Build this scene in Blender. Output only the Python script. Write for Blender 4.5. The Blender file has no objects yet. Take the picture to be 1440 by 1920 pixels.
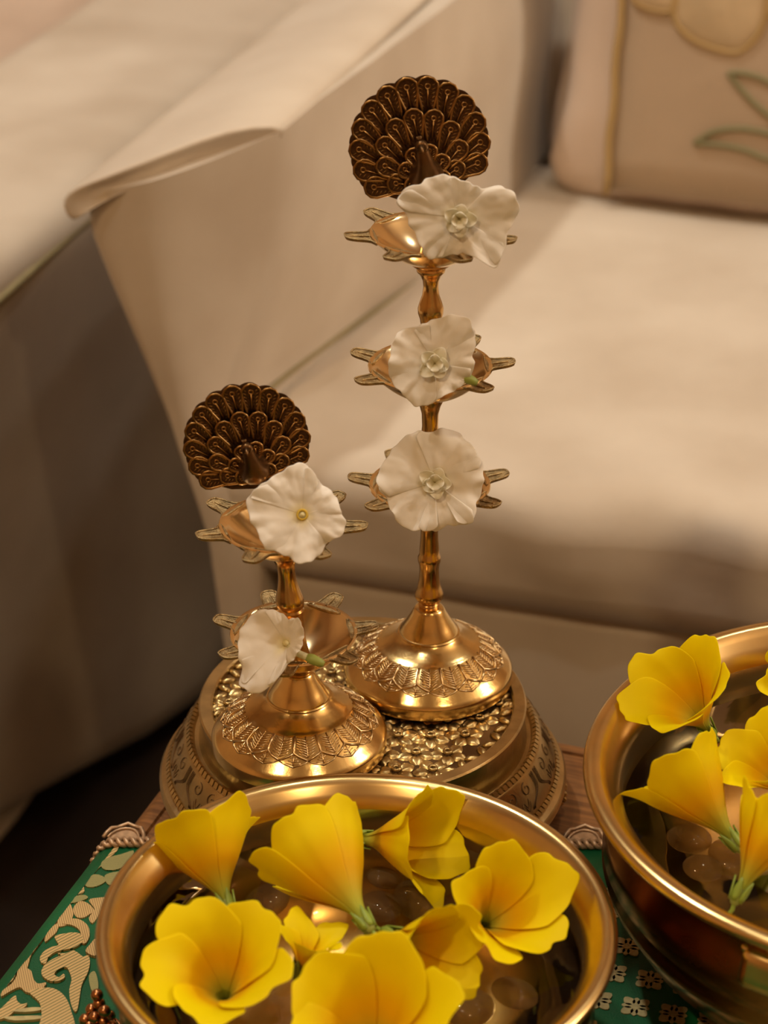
import bpy, bmesh, math, random
from math import sin, cos, pi, radians, sqrt, atan2, exp
from mathutils import Vector, Matrix, noise

scene = bpy.context.scene
C = scene.collection

# ------------------------------------------------------------------ camera
F = 4400.0                       # focal length in pixels of the 1440x1920 frame
PITCH = radians(28.0)
CAM = Vector((0, 0, 1.07))
FW = Vector((0, cos(PITCH), -sin(PITCH)))
DN = Vector((0, -sin(PITCH), -cos(PITCH)))
RT = Vector((1, 0, 0))
cd = bpy.data.cameras.new('camera')
cam = bpy.data.objects.new('camera', cd)
C.objects.link(cam)
cam.location = CAM
cam.rotation_euler = (pi / 2 - PITCH, 0, 0)
cd.sensor_fit = 'HORIZONTAL'
cd.sensor_width = 14.9
cd.lens = F / 1440.0 * 14.9
cd.clip_start = 0.02
cd.dof.use_dof = True
cd.dof.focus_distance = 1.035
cd.dof.aperture_fstop = 4.6
cd.dof.aperture_blades = 7
scene.camera = cam

# ------------------------------------------------------------------ world, added lights, exposure
w = bpy.data.worlds.new('world')
scene.world = w
w.use_nodes = True
w.node_tree.nodes['Background'].inputs[0].default_value = (1.0, 0.62, 0.34, 1)
w.node_tree.nodes['Background'].inputs[1].default_value = 0.02
scene.view_settings.view_transform = 'Standard'
scene.view_settings.look = 'None'
scene.view_settings.gamma = 1
scene.view_settings.use_curve_mapping = False
scene.view_settings.exposure = -0.1


def added_overhead(x, y, power, size=0.14, col=(1.0, 0.86, 0.68), z=2.48):  # unseen overhead light, added for its effect on the scene
    l = bpy.data.lights.new('added_overhead_light', 'AREA')
    l.shape = 'DISK'
    l.size = size
    l.energy = power
    l.color = col
    o = bpy.data.objects.new('added_overhead_light', l)
    C.objects.link(o)
    o.location = (x, y, z)
    return o


NEUTRAL, WARM = (1.0, 0.95, 0.85), (1.0, 0.71, 0.40)
wl = bpy.data.lights.new('added_key_light', 'POINT')  # unseen key light added at the right, low enough to brighten the arm's inner face
wl.energy = 68
wl.shadow_soft_size = 0.11
wl.color = NEUTRAL
wlo = bpy.data.objects.new('added_key_light', wl)
C.objects.link(wlo)
wlo.location = (2.3, 1.02, 1.85)
added_overhead(-0.60, 1.70, 19, 0.12, NEUTRAL)  # added to brighten the left sofa arm from above
added_overhead(0.30, 1.0, 5, 0.09, NEUTRAL)  # this and the next two small lights are added for highlights in the brass
added_overhead(0.95, 1.9, 4, 0.09, NEUTRAL)
added_overhead(-0.35, 0.75, 5, 0.09, NEUTRAL)
added_overhead(-0.85, -0.35, 19, 0.12, WARM)  # added front fill, here and below, for surfaces facing the camera
added_overhead(0.75, -0.55, 8, 0.10, WARM)


# ------------------------------------------------------------------ projection helpers (pixel -> point on a real plane)
def ray(u, v):
    return FW + RT * ((u - 720) / F) + DN * ((v - 960) / F)


def at(u, v, z):
    d = ray(u, v)
    return CAM + d * ((z - CAM.z) / d.z)


def atY(u, v, y):
    d = ray(u, v)
    return CAM + d * (y / d.y)


# ------------------------------------------------------------------ materials
def new_mat(name):
    m = bpy.data.materials.new(name)
    m.use_nodes = True
    nt = m.node_tree
    return m, nt, nt.nodes['Principled BSDF']


def mat(name, col, metal=0.0, rough=0.5, var=0.0, vscale=20.0, col2=None, bump=0.0, bscale=200.0,
        rvar=0.0, sheen=0.0, coat=0.0, detail=4.0, spec=0.5, stretch=None):
    m, nt, b = new_mat(name)
    b.inputs['Base Color'].default_value = (*col, 1)
    b.inputs['Metallic'].default_value = metal
    b.inputs['Roughness'].default_value = rough
    b.inputs['Specular IOR Level'].default_value = spec
    if sheen:
        b.inputs['Sheen Weight'].default_value = sheen
        b.inputs['Sheen Roughness'].default_value = 0.4
    if coat:
        b.inputs['Coat Weight'].default_value = coat
    tc = nt.nodes.new('ShaderNodeTexCoord')
    src = tc.outputs['Object']
    if stretch:
        mp = nt.nodes.new('ShaderNodeMapping')
        mp.inputs['Scale'].default_value = stretch
        nt.links.new(src, mp.inputs['Vector'])
        src = mp.outputs['Vector']
    if var or col2:
        n = nt.nodes.new('ShaderNodeTexNoise')
        n.inputs['Scale'].default_value = vscale
        n.inputs['Detail'].default_value = detail
        nt.links.new(src, n.inputs['Vector'])
        r = nt.nodes.new('ShaderNodeValToRGB')
        r.color_ramp.elements[0].position = 0.35
        r.color_ramp.elements[1].position = 0.65
        c2 = col2 if col2 else tuple(max(0, c * (1 - var)) for c in col)
        r.color_ramp.elements[0].color = (*c2, 1)
        r.color_ramp.elements[1].color = (*col, 1)
        nt.links.new(n.outputs['Fac'], r.inputs['Fac'])
        nt.links.new(r.outputs['Color'], b.inputs['Base Color'])
        if rvar:
            mr = nt.nodes.new('ShaderNodeMapRange')
            mr.inputs['To Min'].default_value = rough + rvar
            mr.inputs['To Max'].default_value = max(0.02, rough - rvar)
            nt.links.new(n.outputs['Fac'], mr.inputs['Value'])
            nt.links.new(mr.outputs['Result'], b.inputs['Roughness'])
    if bump:
        n2 = nt.nodes.new('ShaderNodeTexNoise')
        n2.inputs['Scale'].default_value = bscale
        n2.inputs['Detail'].default_value = 5
        nt.links.new(src, n2.inputs['Vector'])
        bp = nt.nodes.new('ShaderNodeBump')
        bp.inputs['Strength'].default_value = bump
        bp.inputs['Distance'].default_value = 0.001
        nt.links.new(n2.outputs['Fac'], bp.inputs['Height'])
        nt.links.new(bp.outputs['Normal'], b.inputs['Normal'])
    return m


def petal_mat(name, translucent, rough=0.45, bump=0.15, spec=0.3):
    """colour from the mesh's own 'tint' attribute (pigment), partly translucent"""
    m, nt, b = new_mat(name)
    at_ = nt.nodes.new('ShaderNodeAttribute')
    at_.attribute_name = 'tint'
    nt.links.new(at_.outputs['Color'], b.inputs['Base Color'])
    b.inputs['Roughness'].default_value = rough
    b.inputs['Specular IOR Level'].default_value = spec
    n2 = nt.nodes.new('ShaderNodeTexNoise')
    n2.inputs['Scale'].default_value = 160
    tc = nt.nodes.new('ShaderNodeTexCoord')
    nt.links.new(tc.outputs['Object'], n2.inputs['Vector'])
    bp = nt.nodes.new('ShaderNodeBump')
    bp.inputs['Strength'].default_value = bump
    bp.inputs['Distance'].default_value = 0.001
    nt.links.new(n2.outputs['Fac'], bp.inputs['Height'])
    nt.links.new(bp.outputs['Normal'], b.inputs['Normal'])
    tr = nt.nodes.new('ShaderNodeBsdfTranslucent')
    nt.links.new(at_.outputs['Color'], tr.inputs['Color'])
    mx = nt.nodes.new('ShaderNodeMixShader')
    mx.inputs[0].default_value = translucent
    nt.links.new(b.outputs[0], mx.inputs[1])
    nt.links.new(tr.outputs[0], mx.inputs[2])
    nt.links.new(mx.outputs[0], nt.nodes['Material Output'].inputs['Surface'])
    return m


def water_mat():
    m, nt, b = new_mat('water')
    nt.nodes.remove(b)
    fr = nt.nodes.new('ShaderNodeFresnel')
    fr.inputs['IOR'].default_value = 1.33
    tr = nt.nodes.new('ShaderNodeBsdfTransparent')
    tr.inputs['Color'].default_value = (0.93, 0.90, 0.82, 1)
    gl = nt.nodes.new('ShaderNodeBsdfGlossy')
    gl.inputs['Roughness'].default_value = 0.02
    n = nt.nodes.new('ShaderNodeTexNoise')
    n.inputs['Scale'].default_value = 26
    n.inputs['Detail'].default_value = 1
    bp = nt.nodes.new('ShaderNodeBump')
    bp.inputs['Strength'].default_value = 0.35
    bp.inputs['Distance'].default_value = 0.004
    tc = nt.nodes.new('ShaderNodeTexCoord')
    nt.links.new(tc.outputs['Object'], n.inputs['Vector'])
    nt.links.new(n.outputs['Fac'], bp.inputs['Height'])
    nt.links.new(bp.outputs['Normal'], gl.inputs['Normal'])
    nt.links.new(bp.outputs['Normal'], fr.inputs['Normal'])
    mx = nt.nodes.new('ShaderNodeMixShader')
    nt.links.new(fr.outputs[0], mx.inputs[0])
    nt.links.new(tr.outputs[0], mx.inputs[1])
    nt.links.new(gl.outputs[0], mx.inputs[2])
    nt.links.new(mx.outputs[0], nt.nodes['Material Output'].inputs['Surface'])
    return m


def pebble_mat():
    m, nt, b = new_mat('glass_pebble')
    b.inputs['Base Color'].default_value = (0.34, 0.22, 0.10, 1)
    b.inputs['Roughness'].default_value = 0.06
    tr = nt.nodes.new('ShaderNodeBsdfTransparent')
    tr.inputs['Color'].default_value = (0.85, 0.76, 0.60, 1)
    mx = nt.nodes.new('ShaderNodeMixShader')
    mx.inputs[0].default_value = 0.62
    nt.links.new(b.outputs[0], mx.inputs[1])
    nt.links.new(tr.outputs[0], mx.inputs[2])
    nt.links.new(mx.outputs[0], nt.nodes['Material Output'].inputs['Surface'])
    return m


def thread_mat(name, col, col2, scale, angle):
    """woven gold thread: fine ribs of thread with the ground colour between"""
    m, nt, b = new_mat(name)
    tc = nt.nodes.new('ShaderNodeTexCoord')
    mp = nt.nodes.new('ShaderNodeMapping')
    mp.inputs['Rotation'].default_value = (0, 0, angle)
    nt.links.new(tc.outputs['Object'], mp.inputs['Vector'])
    wv = nt.nodes.new('ShaderNodeTexWave')
    wv.inputs['Scale'].default_value = scale
    wv.inputs['Distortion'].default_value = 0.4
    nt.links.new(mp.outputs['Vector'], wv.inputs['Vector'])
    r = nt.nodes.new('ShaderNodeValToRGB')
    r.color_ramp.elements[0].position = 0.06
    r.color_ramp.elements[0].color = (*col2, 1)
    r.color_ramp.elements[1].position = 0.22
    r.color_ramp.elements[1].color = (*col, 1)
    nt.links.new(wv.outputs['Fac'], r.inputs['Fac'])
    nt.links.new(r.outputs['Color'], b.inputs['Base Color'])
    b.inputs['Metallic'].default_value = 0.35
    b.inputs['Roughness'].default_value = 0.5
    return m


M = {}
M['brass'] = mat('polished_brass', (0.80, 0.57, 0.235), 1, 0.20, 0.18, 90, rvar=0.06, bump=0.05, bscale=500)
M['brass_stem'] = mat('stem_brass', (0.70, 0.43, 0.15), 1, 0.20, 0.2, 90, rvar=0.05)
M['brass_cup'] = mat('cup_brass', (0.92, 0.72, 0.41), 1, 0.17, 0.12, 60, rvar=0.06)
M['brass_relief'] = mat('relief_brass', (0.78, 0.57, 0.30), 1, 0.30, 0.2, 120, bump=0.15, bscale=700)
M['spout'] = mat('spout_cast_brass', (0.50, 0.36, 0.17), 1, 0.42, 0.4, 250, bump=0.8, bscale=1100)
M['bronze'] = mat('dark_bronze', (0.105, 0.052, 0.022), 0.85, 0.42, 0.45, 150, bump=0.4, bscale=600)
M['bronze_edge'] = mat('worn_bronze_edge', (0.40, 0.22, 0.075), 1, 0.34, 0.45, 150)
M['bird'] = mat('bird_bronze', (0.22, 0.115, 0.045), 0.95, 0.36, 0.4, 90)
M['stand'] = mat('antique_brass', (0.58, 0.42, 0.19), 1, 0.32, 0.3, 70, bump=0.15, bscale=400)
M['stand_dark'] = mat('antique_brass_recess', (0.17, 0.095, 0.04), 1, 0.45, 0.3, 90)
M['stand_relief'] = mat('antique_brass_relief', (0.60, 0.43, 0.18), 1, 0.33, 0.35, 110)
M['engrave'] = mat('engraved_line_patina', (0.15, 0.085, 0.035), 0.8, 0.5)
M['bowl'] = mat('bowl_brass', (0.78, 0.55, 0.23), 1, 0.24, 0.2, 50, rvar=0.07)
M['bowl_out'] = mat('bowl_outer_brass', (0.45, 0.22, 0.08), 1, 0.25, 0.3, 40, rvar=0.08)
M['copper'] = mat('copper_bead', (0.48, 0.22, 0.09), 1, 0.25, 0.2, 200)
M['velvet'] = mat('cream_velvet', (0.605, 0.53, 0.43), 0, 0.85, 0.0, 9, col2=(0.51, 0.43, 0.335), bump=0.12, bscale=260, sheen=0.25, detail=6, spec=0.15)
M['piping_or_gap_shade'] = mat('velvet_piping_gap_shade', (0.30, 0.25, 0.13), 0, 0.8, 0.15, 60, spec=0.2)  # also colours the tube that imitates shade in the arm/seat gap
M['satin'] = mat('satin_cushion', (0.62, 0.49, 0.39), 0, 0.38, 0.08, 12, sheen=0.2)
M['panel'] = mat('cushion_front_fabric', (0.46, 0.345, 0.235), 0, 0.6, 0.08, 10, bump=0.1, bscale=300)
M['gold_thread'] = mat('gold_thread', (0.42, 0.28, 0.11), 0, 0.5)
M['green_thread'] = mat('olive_thread', (0.21, 0.19, 0.09), 0, 0.6)
M['embroidery_petal'] = mat('embroidered_petal', (0.55, 0.41, 0.24), 0, 0.55, 0.15, 40)
M['wood'] = mat('table_wood', (0.25, 0.105, 0.030), 0, 0.42, 0, 14, col2=(0.13, 0.052, 0.015), stretch=(2.0, 26.0, 26.0), detail=7, spec=0.3)
M['floor'] = mat('dark_floor', (0.030, 0.018, 0.012), 0, 0.5, 0.3, 6)
M['wall'] = mat('wall_paint', (0.55, 0.35, 0.18), 0, 0.9, 0.04, 3)
M['ceiling'] = mat('ceiling_paint', (0.66, 0.50, 0.34), 0, 0.9)
M['silk'] = mat('green_silk', (0.004, 0.105, 0.032), 0, 0.5, 0.25, 30, bump=0.25, bscale=1500, spec=0.25)
M['thread_a'] = thread_mat('gold_weave_a', (0.58, 0.39, 0.155), (0.10, 0.13, 0.04), 190, 0.5)
M['thread_b'] = thread_mat('gold_weave_b', (0.54, 0.37, 0.15), (0.22, 0.13, 0.05), 330, -0.6)
M['thread_c'] = thread_mat('gold_weave_c', (0.36, 0.31, 0.11), (0.03, 0.11, 0.05), 420, 1.3)
M['thread_d'] = mat('pale_gold_motif', (0.52, 0.43, 0.19), 0.3, 0.5, 0.25, 300)
M['lace'] = mat('gold_lace', (0.58, 0.38, 0.22), 0.5, 0.42, 0.3, 300)
M['yellow'] = petal_mat('yellow_petal', 0.38, 0.55, spec=0.15)
M['white'] = petal_mat('white_petal', 0.30, 0.55)
M['green'] = mat('stem_green', (0.25, 0.34, 0.035), 0, 0.5, 0.2, 120)
M['calyx'] = mat('calyx_green', (0.33, 0.40, 0.09), 0, 0.5, 0.25, 90)
M['water'] = water_mat()
M['pebble'] = pebble_mat()


# ------------------------------------------------------------------ mesh builder
class MB:
    def __init__(s):
        s.v = []
        s.f = []
        s.c = []           # optional vertex tints

    def grid(s, pts, cu=False, cv=False, cols=None, flip=False):
        n, m = len(pts), len(pts[0])
        o = len(s.v)
        for i in range(n):
            for j in range(m):
                s.v.append(tuple(pts[i][j]))
                if cols:
                    s.c.append(cols[i][j])
        for i in range(n if cu else n - 1):
            for j in range(m if cv else m - 1):
                a = o + i * m + j
                b = o + i * m + (j + 1) % m
                c = o + ((i + 1) % n) * m + (j + 1) % m
                d = o + ((i + 1) % n) * m + j
                s.f.append((d, c, b, a) if flip else (a, b, c, d))
        return s

    def lathe(s, prof, seg=48, cap0=False, cap1=False):
        """prof: list of (r, z), outside seen with z rising"""
        pts = [[(r * cos(2 * pi * k / seg), r * sin(2 * pi * k / seg), z) for k in range(seg)] for r, z in prof]
        o = len(s.v)
        s.grid(pts, cv=True)
        n = len(prof)
        if cap0:
            s.f.append(tuple(o + k for k in reversed(range(seg))))
        if cap1:
            s.f.append(tuple(o + (n - 1) * seg + k for k in range(seg)))
        return s

    def tube(s, path, rad, seg=8, caps=True, closed=False, flat=None, up=None):
        P = [Vector(p) for p in path]
        n = len(P)
        R = rad if isinstance(rad, (list, tuple)) else [rad] * n
        rings = []
        prev = None
        for i in range(n):
            if closed:
                t = P[(i + 1) % n] - P[i - 1]
            else:
                t = P[min(i + 1, n - 1)] - P[max(i - 1, 0)]
            if t.length < 1e-9:
                t = Vector((0, 0, 1))
            t.normalize()
            if prev is None:
                a = Vector(up) if up else (Vector((0, 0, 1)) if abs(t.z) < .9 else Vector((1, 0, 0)))
            else:
                a = prev
            x = a - t * a.dot(t)
            if x.length < 1e-6:
                x = t.orthogonal()
            x.normalize()
            prev = x
            y = t.cross(x)
            rings.append([P[i] + (x * cos(2 * pi * k / seg) * (flat or 1) + y * sin(2 * pi * k / seg)) * R[i] for k in range(seg)])
        o = len(s.v)
        s.grid(rings, cu=closed, cv=True)
        if caps and not closed:
            s.f.append(tuple(o + k for k in reversed(range(seg))))
            s.f.append(tuple(o + (n - 1) * seg + k for k in range(seg)))
        return s

    def ball(s, c, r, seg=10, rings=6, sc=(1, 1, 1)):
        c = Vector(c)
        pts = []
        for i in range(rings + 1):
            a = -pi / 2 + pi * i / rings
            pts.append([(c.x + sc[0] * r * cos(a) * cos(2 * pi * k / seg), c.y + sc[1] * r * cos(a) * sin(2 * pi * k / seg),
                         c.z + sc[2] * r * sin(a)) for k in range(seg)])
        return s.grid(pts, cv=True)

    def torus(s, c, R, r, seg=16, ring=6):
        c = Vector(c)
        pts = [[(c.x + (R + r * cos(b)) * cos(a), c.y + (R + r * cos(b)) * sin(a), c.z + r * sin(b))
                for b in (2 * pi * j / ring for j in range(ring))] for a in (2 * pi * i / seg for i in range(seg))]
        return s.grid(pts, cu=True, cv=True)

    def prism(s, poly, z0, z1):
        n = len(poly)
        o = len(s.v)
        s.v += [(p[0], p[1], z0) for p in poly] + [(p[0], p[1], z1) for p in poly]
        s.f.append(tuple(o + k for k in reversed(range(n))))
        s.f.append(tuple(o + n + k for k in range(n)))
        for k in range(n):
            j = (k + 1) % n
            s.f.append((o + k, o + j, o + n + j, o + n + k))
        return s

    def rbox(s, c, h, r, n=8, fn=None):
        """rounded box: centre, half sizes, radius; fn(p, unit) may displace"""
        c = Vector(c)
        h = Vector(h)
        fr = []
        for k in range(3):
            e = [-1.0]
            q = max(0.0, (h[k] - r) / h[k])
            e = [-1, -(1 + q) / 2 - (1 - q) * .2, -(1 + q) / 2 + (1 - q) * .2, -q] + [-q + 2 * q * i / n for i in range(1, n)] + \
                [q, (1 + q) / 2 - (1 - q) * .2, (1 + q) / 2 + (1 - q) * .2, 1]
            fr.append(e)
        for ax in range(3):
            a, b = (ax + 1) % 3, (ax + 2) % 3
            for sg in (-1, 1):
                pts = []
                for x in fr[a]:
                    row = []
                    for y in fr[b]:
                        u = [0, 0, 0]
                        u[ax], u[a], u[b] = sg, x, y
                        p = Vector((u[0] * h.x, u[1] * h.y, u[2] * h.z))
                        q = Vector([max(-(h[k] - r), min(h[k] - r, p[k])) for k in range(3)])
                        d = p - q
                        if d.length > 1e-9:
                            p = q + d.normalized() * r
                        u2 = (p.x / h.x, p.y / h.y, p.z / h.z)
                        if fn:
                            p = fn(p, u2)
                        row.append(c + p)
                    pts.append(row)
                s.grid(pts, flip=(sg < 0))
        return s

    def build(s, name, m, parent=None, smooth=True, scale=1.0, weld=False, solid=0.0, sub=0, auto=None):
        me = bpy.data.meshes.new(name)
        me.from_pydata([(x * scale, y * scale, z * scale) for x, y, z in s.v], [], s.f)
        if s.c:
            ca = me.color_attributes.new('tint', 'FLOAT_COLOR', 'POINT')
            for i, c in enumerate(s.c):
                ca.data[i].color = (*c, 1)
        if weld:
            b = bmesh.new()
            b.from_mesh(me)
            bmesh.ops.remove_doubles(b, verts=b.verts, dist=1e-6)
            bmesh.ops.recalc_face_normals(b, faces=b.faces)
            b.to_mesh(me)
            b.free()
        me.materials.append(m)
        if smooth:
            me.shade_smooth()
        o = bpy.data.objects.new(name, me)
        C.objects.link(o)
        if parent:
            o.parent = parent
        if solid:
            md = o.modifiers.new('thickness', 'SOLIDIFY')
            md.thickness = solid
            md.offset = 0
        if sub:
            md = o.modifiers.new('smooth', 'SUBSURF')
            md.levels = sub
            md.render_levels = sub
        if auto:
            me.set_sharp_from_angle(angle=radians(auto))
        return o


def inst(src, parent, name=None, loc=(0, 0, 0), rot=(0, 0, 0), sc=(1, 1, 1)):
    o = bpy.data.objects.new(name or src.name.split('.')[0], src.data)
    C.objects.link(o)
    o.parent = parent
    o.location = loc
    o.rotation_euler = rot
    o.scale = sc
    return o


def thing(name, label, cat, loc=(0, 0, 0), rot=(0, 0, 0), group=None):
    o = bpy.data.objects.new(name, None)
    o.empty_display_size = 0.02
    C.objects.link(o)
    o.location = loc
    o.rotation_euler = rot
    return tag(o, label, cat, group)


def tag(o, label, cat, group=None):
    o['label'] = label
    o['category'] = cat
    if group:
        o['group'] = group
    return o


def smooth01(t):
    t = max(0.0, min(1.0, t))
    return t * t * (3 - 2 * t)


def lerp_prof(ts, vs, t):
    for i in range(len(ts) - 1):
        if t <= ts[i + 1]:
            k = (t - ts[i]) / (ts[i + 1] - ts[i])
            return vs[i] + (vs[i + 1] - vs[i]) * k
    return vs[-1]


def catmull(P, n=6, closed=False):
    P = [Vector(p) for p in P]
    out = []
    N = len(P)
    for i in range(N if closed else N - 1):
        if closed:
            a, b, c, d = P[i - 1], P[i], P[(i + 1) % N], P[(i + 2) % N]
        else:
            a, b, c, d = P[max(i - 1, 0)], P[i], P[i + 1], P[min(i + 2, N - 1)]
        for k in range(n):
            t = k / n
            out.append(0.5 * ((2 * b) + (c - a) * t + (2 * a - 5 * b + 4 * c - d) * t * t + (3 * b - a - 3 * c + d) * t ** 3))
    if not closed:
        out.append(P[-1])
    return out


CM = 0.01
TZ = 0.42            # table top

# ================================================================== the room
def struct(name, mb, m, **k):
    o = mb.build(name, m, smooth=False, **k)
    o['kind'] = 'structure'
    return o


struct('floor', MB().prism([(-2.2, -1.6), (2.6, -1.6), (2.6, 3.2), (-2.2, 3.2)], -0.06, 0.0), M['floor'])
struct('wall_back', MB().prism([(-2.2, 3.2), (2.6, 3.2), (2.6, 3.3), (-2.2, 3.3)], 0.0, 2.55), M['wall'])
struct('wall_left', MB().prism([(-2.3, -1.6), (-2.2, -1.6), (-2.2, 3.3), (-2.3, 3.3)], 0.0, 2.55), M['wall'])
struct('wall_right', MB().prism([(2.6, -1.6), (2.7, -1.6), (2.7, 3.3), (2.6, 3.3)], 0.0, 2.55), M['wall'])
struct('wall_front', MB().prism([(-2.2, -1.7), (2.6, -1.7), (2.6, -1.6), (-2.2, -1.6)], 0.0, 2.55), M['wall'])
struct('ceiling', MB().prism([(-2.3, -1.7), (2.7, -1.7), (2.7, 3.3), (-2.3, 3.3)], 2.55, 2.65), M['ceiling'])

# ================================================================== sofas
SA = radians(17.3)
S0 = Vector((-0.084, 1.287, 0))
E1 = Vector((cos(SA), -sin(SA), 0))
E2 = Vector((sin(SA), cos(SA), 0))


def fold_noise(x, y, z, s=1.0):
    return noise.noise(Vector((x * s, y * s, z * s)))


sofa = thing('sofa', 'cream velvet sofa with flared arm and wide seat behind the brass lamps', 'sofa', S0, (0, 0, -SA))


# arm: flared outwards, its front rounding away to the inner face
def arm_inn(q):
    return -0.028 + 0.072 * smooth01(q / 0.5)


def arm_xl(z):
    return lerp_prof([0, 0.29, 0.365, 0.438, 0.506, 0.553, 0.60], [-0.022, -0.022, -0.030, -0.052, -0.077, -0.097, -0.104], z)


def arm_xr(z, q):
    n_ = arm_inn(q)
    return lerp_prof([0, 0.36, 0.40, 0.425, 0.47, 0.53, 0.60], [0.004, 0.004, min(0.004, n_ + .012), n_, 0.8 * n_ + .004, 0.5 * n_ + .012 + .01 * smooth01(q / .5), 0.008 + .02 * smooth01(q / .5)], z)


def arm_off(t, z):
    w_ = 0.12 + 0.88 * smooth01((z - 0.42) / 0.10)
    return 0.062 * w_ * max(0.0, (t - 0.30) / 0.70) ** 2 + 0.007 * (max(0.0, 0.14 - t) / 0.14) ** 2


mb = MB()
rows = []
for z in [0.02, 0.1, 0.2, 0.28, 0.33, 0.36, 0.385, 0.41, 0.425, 0.44, 0.46, 0.48, 0.5, 0.52, 0.54, 0.555, 0.570, 0.582]:
    row = []

    def pt(x, q, t):
        zz = z + 0.032 * t * smooth01((z - 0.45) / 0.13)
        return (x + 0.003 * fold_noise(q * 9, x * 14, z * 9), q, zz)

    for q in (0.6, 0.45, 0.3, 0.18, 0.1, 0.05, 0.02):
        row.append(pt(arm_xl(z), q, 0.0))
    for k in range(25):
        t = k / 24
        q = arm_off(t, z)
        row.append(pt(arm_xl(z) + (arm_xr(z, q) - arm_xl(z)) * t, q, t))
    for q in (0.09, 0.12, 0.16, 0.2, 0.25, 0.3, 0.36, 0.42, 0.5, 0.6):
        row.append(pt(arm_xr(z, q), q, 1.0))
    rows.append(row)
mb.grid(rows, cv=True)
n = len(rows[0])
mb.f.append(tuple(range(n - 1, -1, -1)))
mb.f.append(tuple((len(rows) - 1) * n + k for k in range(n)))
mb.build('arm', M['velvet'], sofa, weld=True, auto=60)

# top pad of the arm, hanging a little over its front
mb = MB()
rows = []
for s in [-0.010, -0.009, -0.005, 0.01, 0.05, 0.12, 0.2, 0.3, 0.4, 0.5, 0.6]:
    row = []
    prof = [(-0.104, 0.566), (-0.109, 0.573), (-0.110, 0.581), (-0.104, 0.589), (-0.078, 0.600), (-0.045, 0.613), (-0.018, 0.621), (0.004, 0.618),
            (0.010, 0.609), (-0.010, 0.608), (-0.040, 0.602), (-0.072, 0.589), (-0.096, 0.574)]
    for x, z in prof:
        # the overhang fades towards the inner side
        t = max(0.0, min(1.0, (x + 0.11) / 0.12))
        ss = max(s, s * (1 - t ** 2) + 0.064 * t ** 2) if s < 0.08 else s
        sh = 0.8 if s < -0.0095 else (0.95 if s < -0.006 else 1)
        row.append((-0.05 + (x + 0.05) * (0.6 + .4 * sh), ss, 0.592 + (z - 0.592) * sh))
    rows.append(row)
mb.grid(rows, cv=True)
n = len(rows[0])
mb.f.append(tuple(range(n - 1, -1, -1)))
mb.f.append(tuple((len(rows) - 1) * n + k for k in range(n)))
mb.build('arm_pad', M['velvet'], sofa, weld=True, sub=1)


# seat cushion with folds on its front edge
def seat_fn(p, u):
    top = max(0.0, u[2])
    fr = max(0.0, -u[1])
    x = p.x + 0.665
    f = 0.0
    if u[1] < -0.55:
        g = smooth01((-u[1] - 0.55) / 0.45) * (0.25 + 0.75 * smooth01((x - 0.06) / 0.12))
        g *= smooth01((u[2] + 1.0) / 1.1)
        f = g * (0.012 * fold_noise(x * 11 + p.z * 4, p.z * 5, 1.3) + 0.009 * fold_noise(x * 24 + p.z * 16, 2.0, p.z * 7))
    p = Vector(p)
    p.y += f
    p.z += 0.006 * fold_noise(x * 5, p.y * 5, 0.2) * top + 0.35 * f * top
    p.z += 0.012 * (1 - u[0] ** 2) * (1 - u[1] ** 2) * top
    return p


mb = MB().rbox((0.635, 0.292, 0.378), (0.665, 0.289, 0.045), 0.027, n=60, fn=seat_fn)
mb.build('seat_cushion', M['velvet'], sofa, weld=True)
mb = MB().rbox((0.655, 0.29, 0.175), (0.645, 0.275, 0.165), 0.012, n=6)
mb.build('base', M['velvet'], sofa, weld=True)
def back_fn(p, u):
    p = Vector(p)
    zz = p.z + 0.31
    p.y += max(0.0, zz - 0.42) * math.tan(radians(12))
    return p


mb = MB().rbox((0.66, 0.70, 0.31), (0.66, 0.10, 0.31), 0.04, n=12, fn=back_fn)
mb.build('back', M['velvet'], sofa, weld=True)
# piping along the outer top edge of the arm; a dark tube imitates the gap's shade where arm meets seat
mb = MB().tube([(-0.110 + .0, s, 0.570 - .002 * sin(s * 9)) for s in (0.012, 0.05, 0.12, 0.2, 0.3, 0.4, 0.5, 0.6)], 0.0035, 8)
mb.build('piping_or_gap_shade', M['piping_or_gap_shade'], sofa)
mb = MB().tube([(-0.028 + 0.072 * smooth01(q / 0.5) + 0.002, q, 0.425) for q in [0.03 * k for k in range(1, 19)]], 0.0016, 8)
mb.build('piping_or_gap_shade', M['piping_or_gap_shade'], sofa)

# the second sofa at the left: only its broad arm and a bit of its seat show
sofa2 = thing('sofa', 'second cream sofa at the far left, its plain broad arm partly in shadow', 'sofa', S0, (0, 0, -SA))


def arm2_fn(p, u):
    p = Vector(p)
    p.z += 0.004 * fold_noise(p.x * 9, p.y * 6, 4.0)
    p.x += 0.006 * fold_noise(p.y * 7, p.z * 7, 8.0)
    if u[0] > 0.5:
        sy = p.y + 0.2
        xb = max(-0.275, min(-0.165, -0.259 + 0.51 * (sy - 0.12)))
        p.x += (xb + 0.197) * (0.235 - p.z) / 0.47
    return p


mb = MB().rbox((-0.302, 0.2, 0.255), (0.105, 0.75, 0.245), 0.03, n=22, fn=arm2_fn)
mb.build('arm', M['velvet'], sofa2, weld=True)
mb = MB().rbox((-0.79, 0.35, 0.27), (0.36, 0.60, 0.19), 0.05, n=10)
mb.build('seat_cushion', M['satin'], sofa2, weld=True)
mb = MB().tube([(-0.1985 + .002 * sin(s * 20), s, 0.473 + .002 * sin(s * 13)) for s in [-0.5 + 0.05 * i for i in range(28)]], 0.0028, 6)
mb.build('piping_or_gap_shade', M['piping_or_gap_shade'], sofa2)

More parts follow.
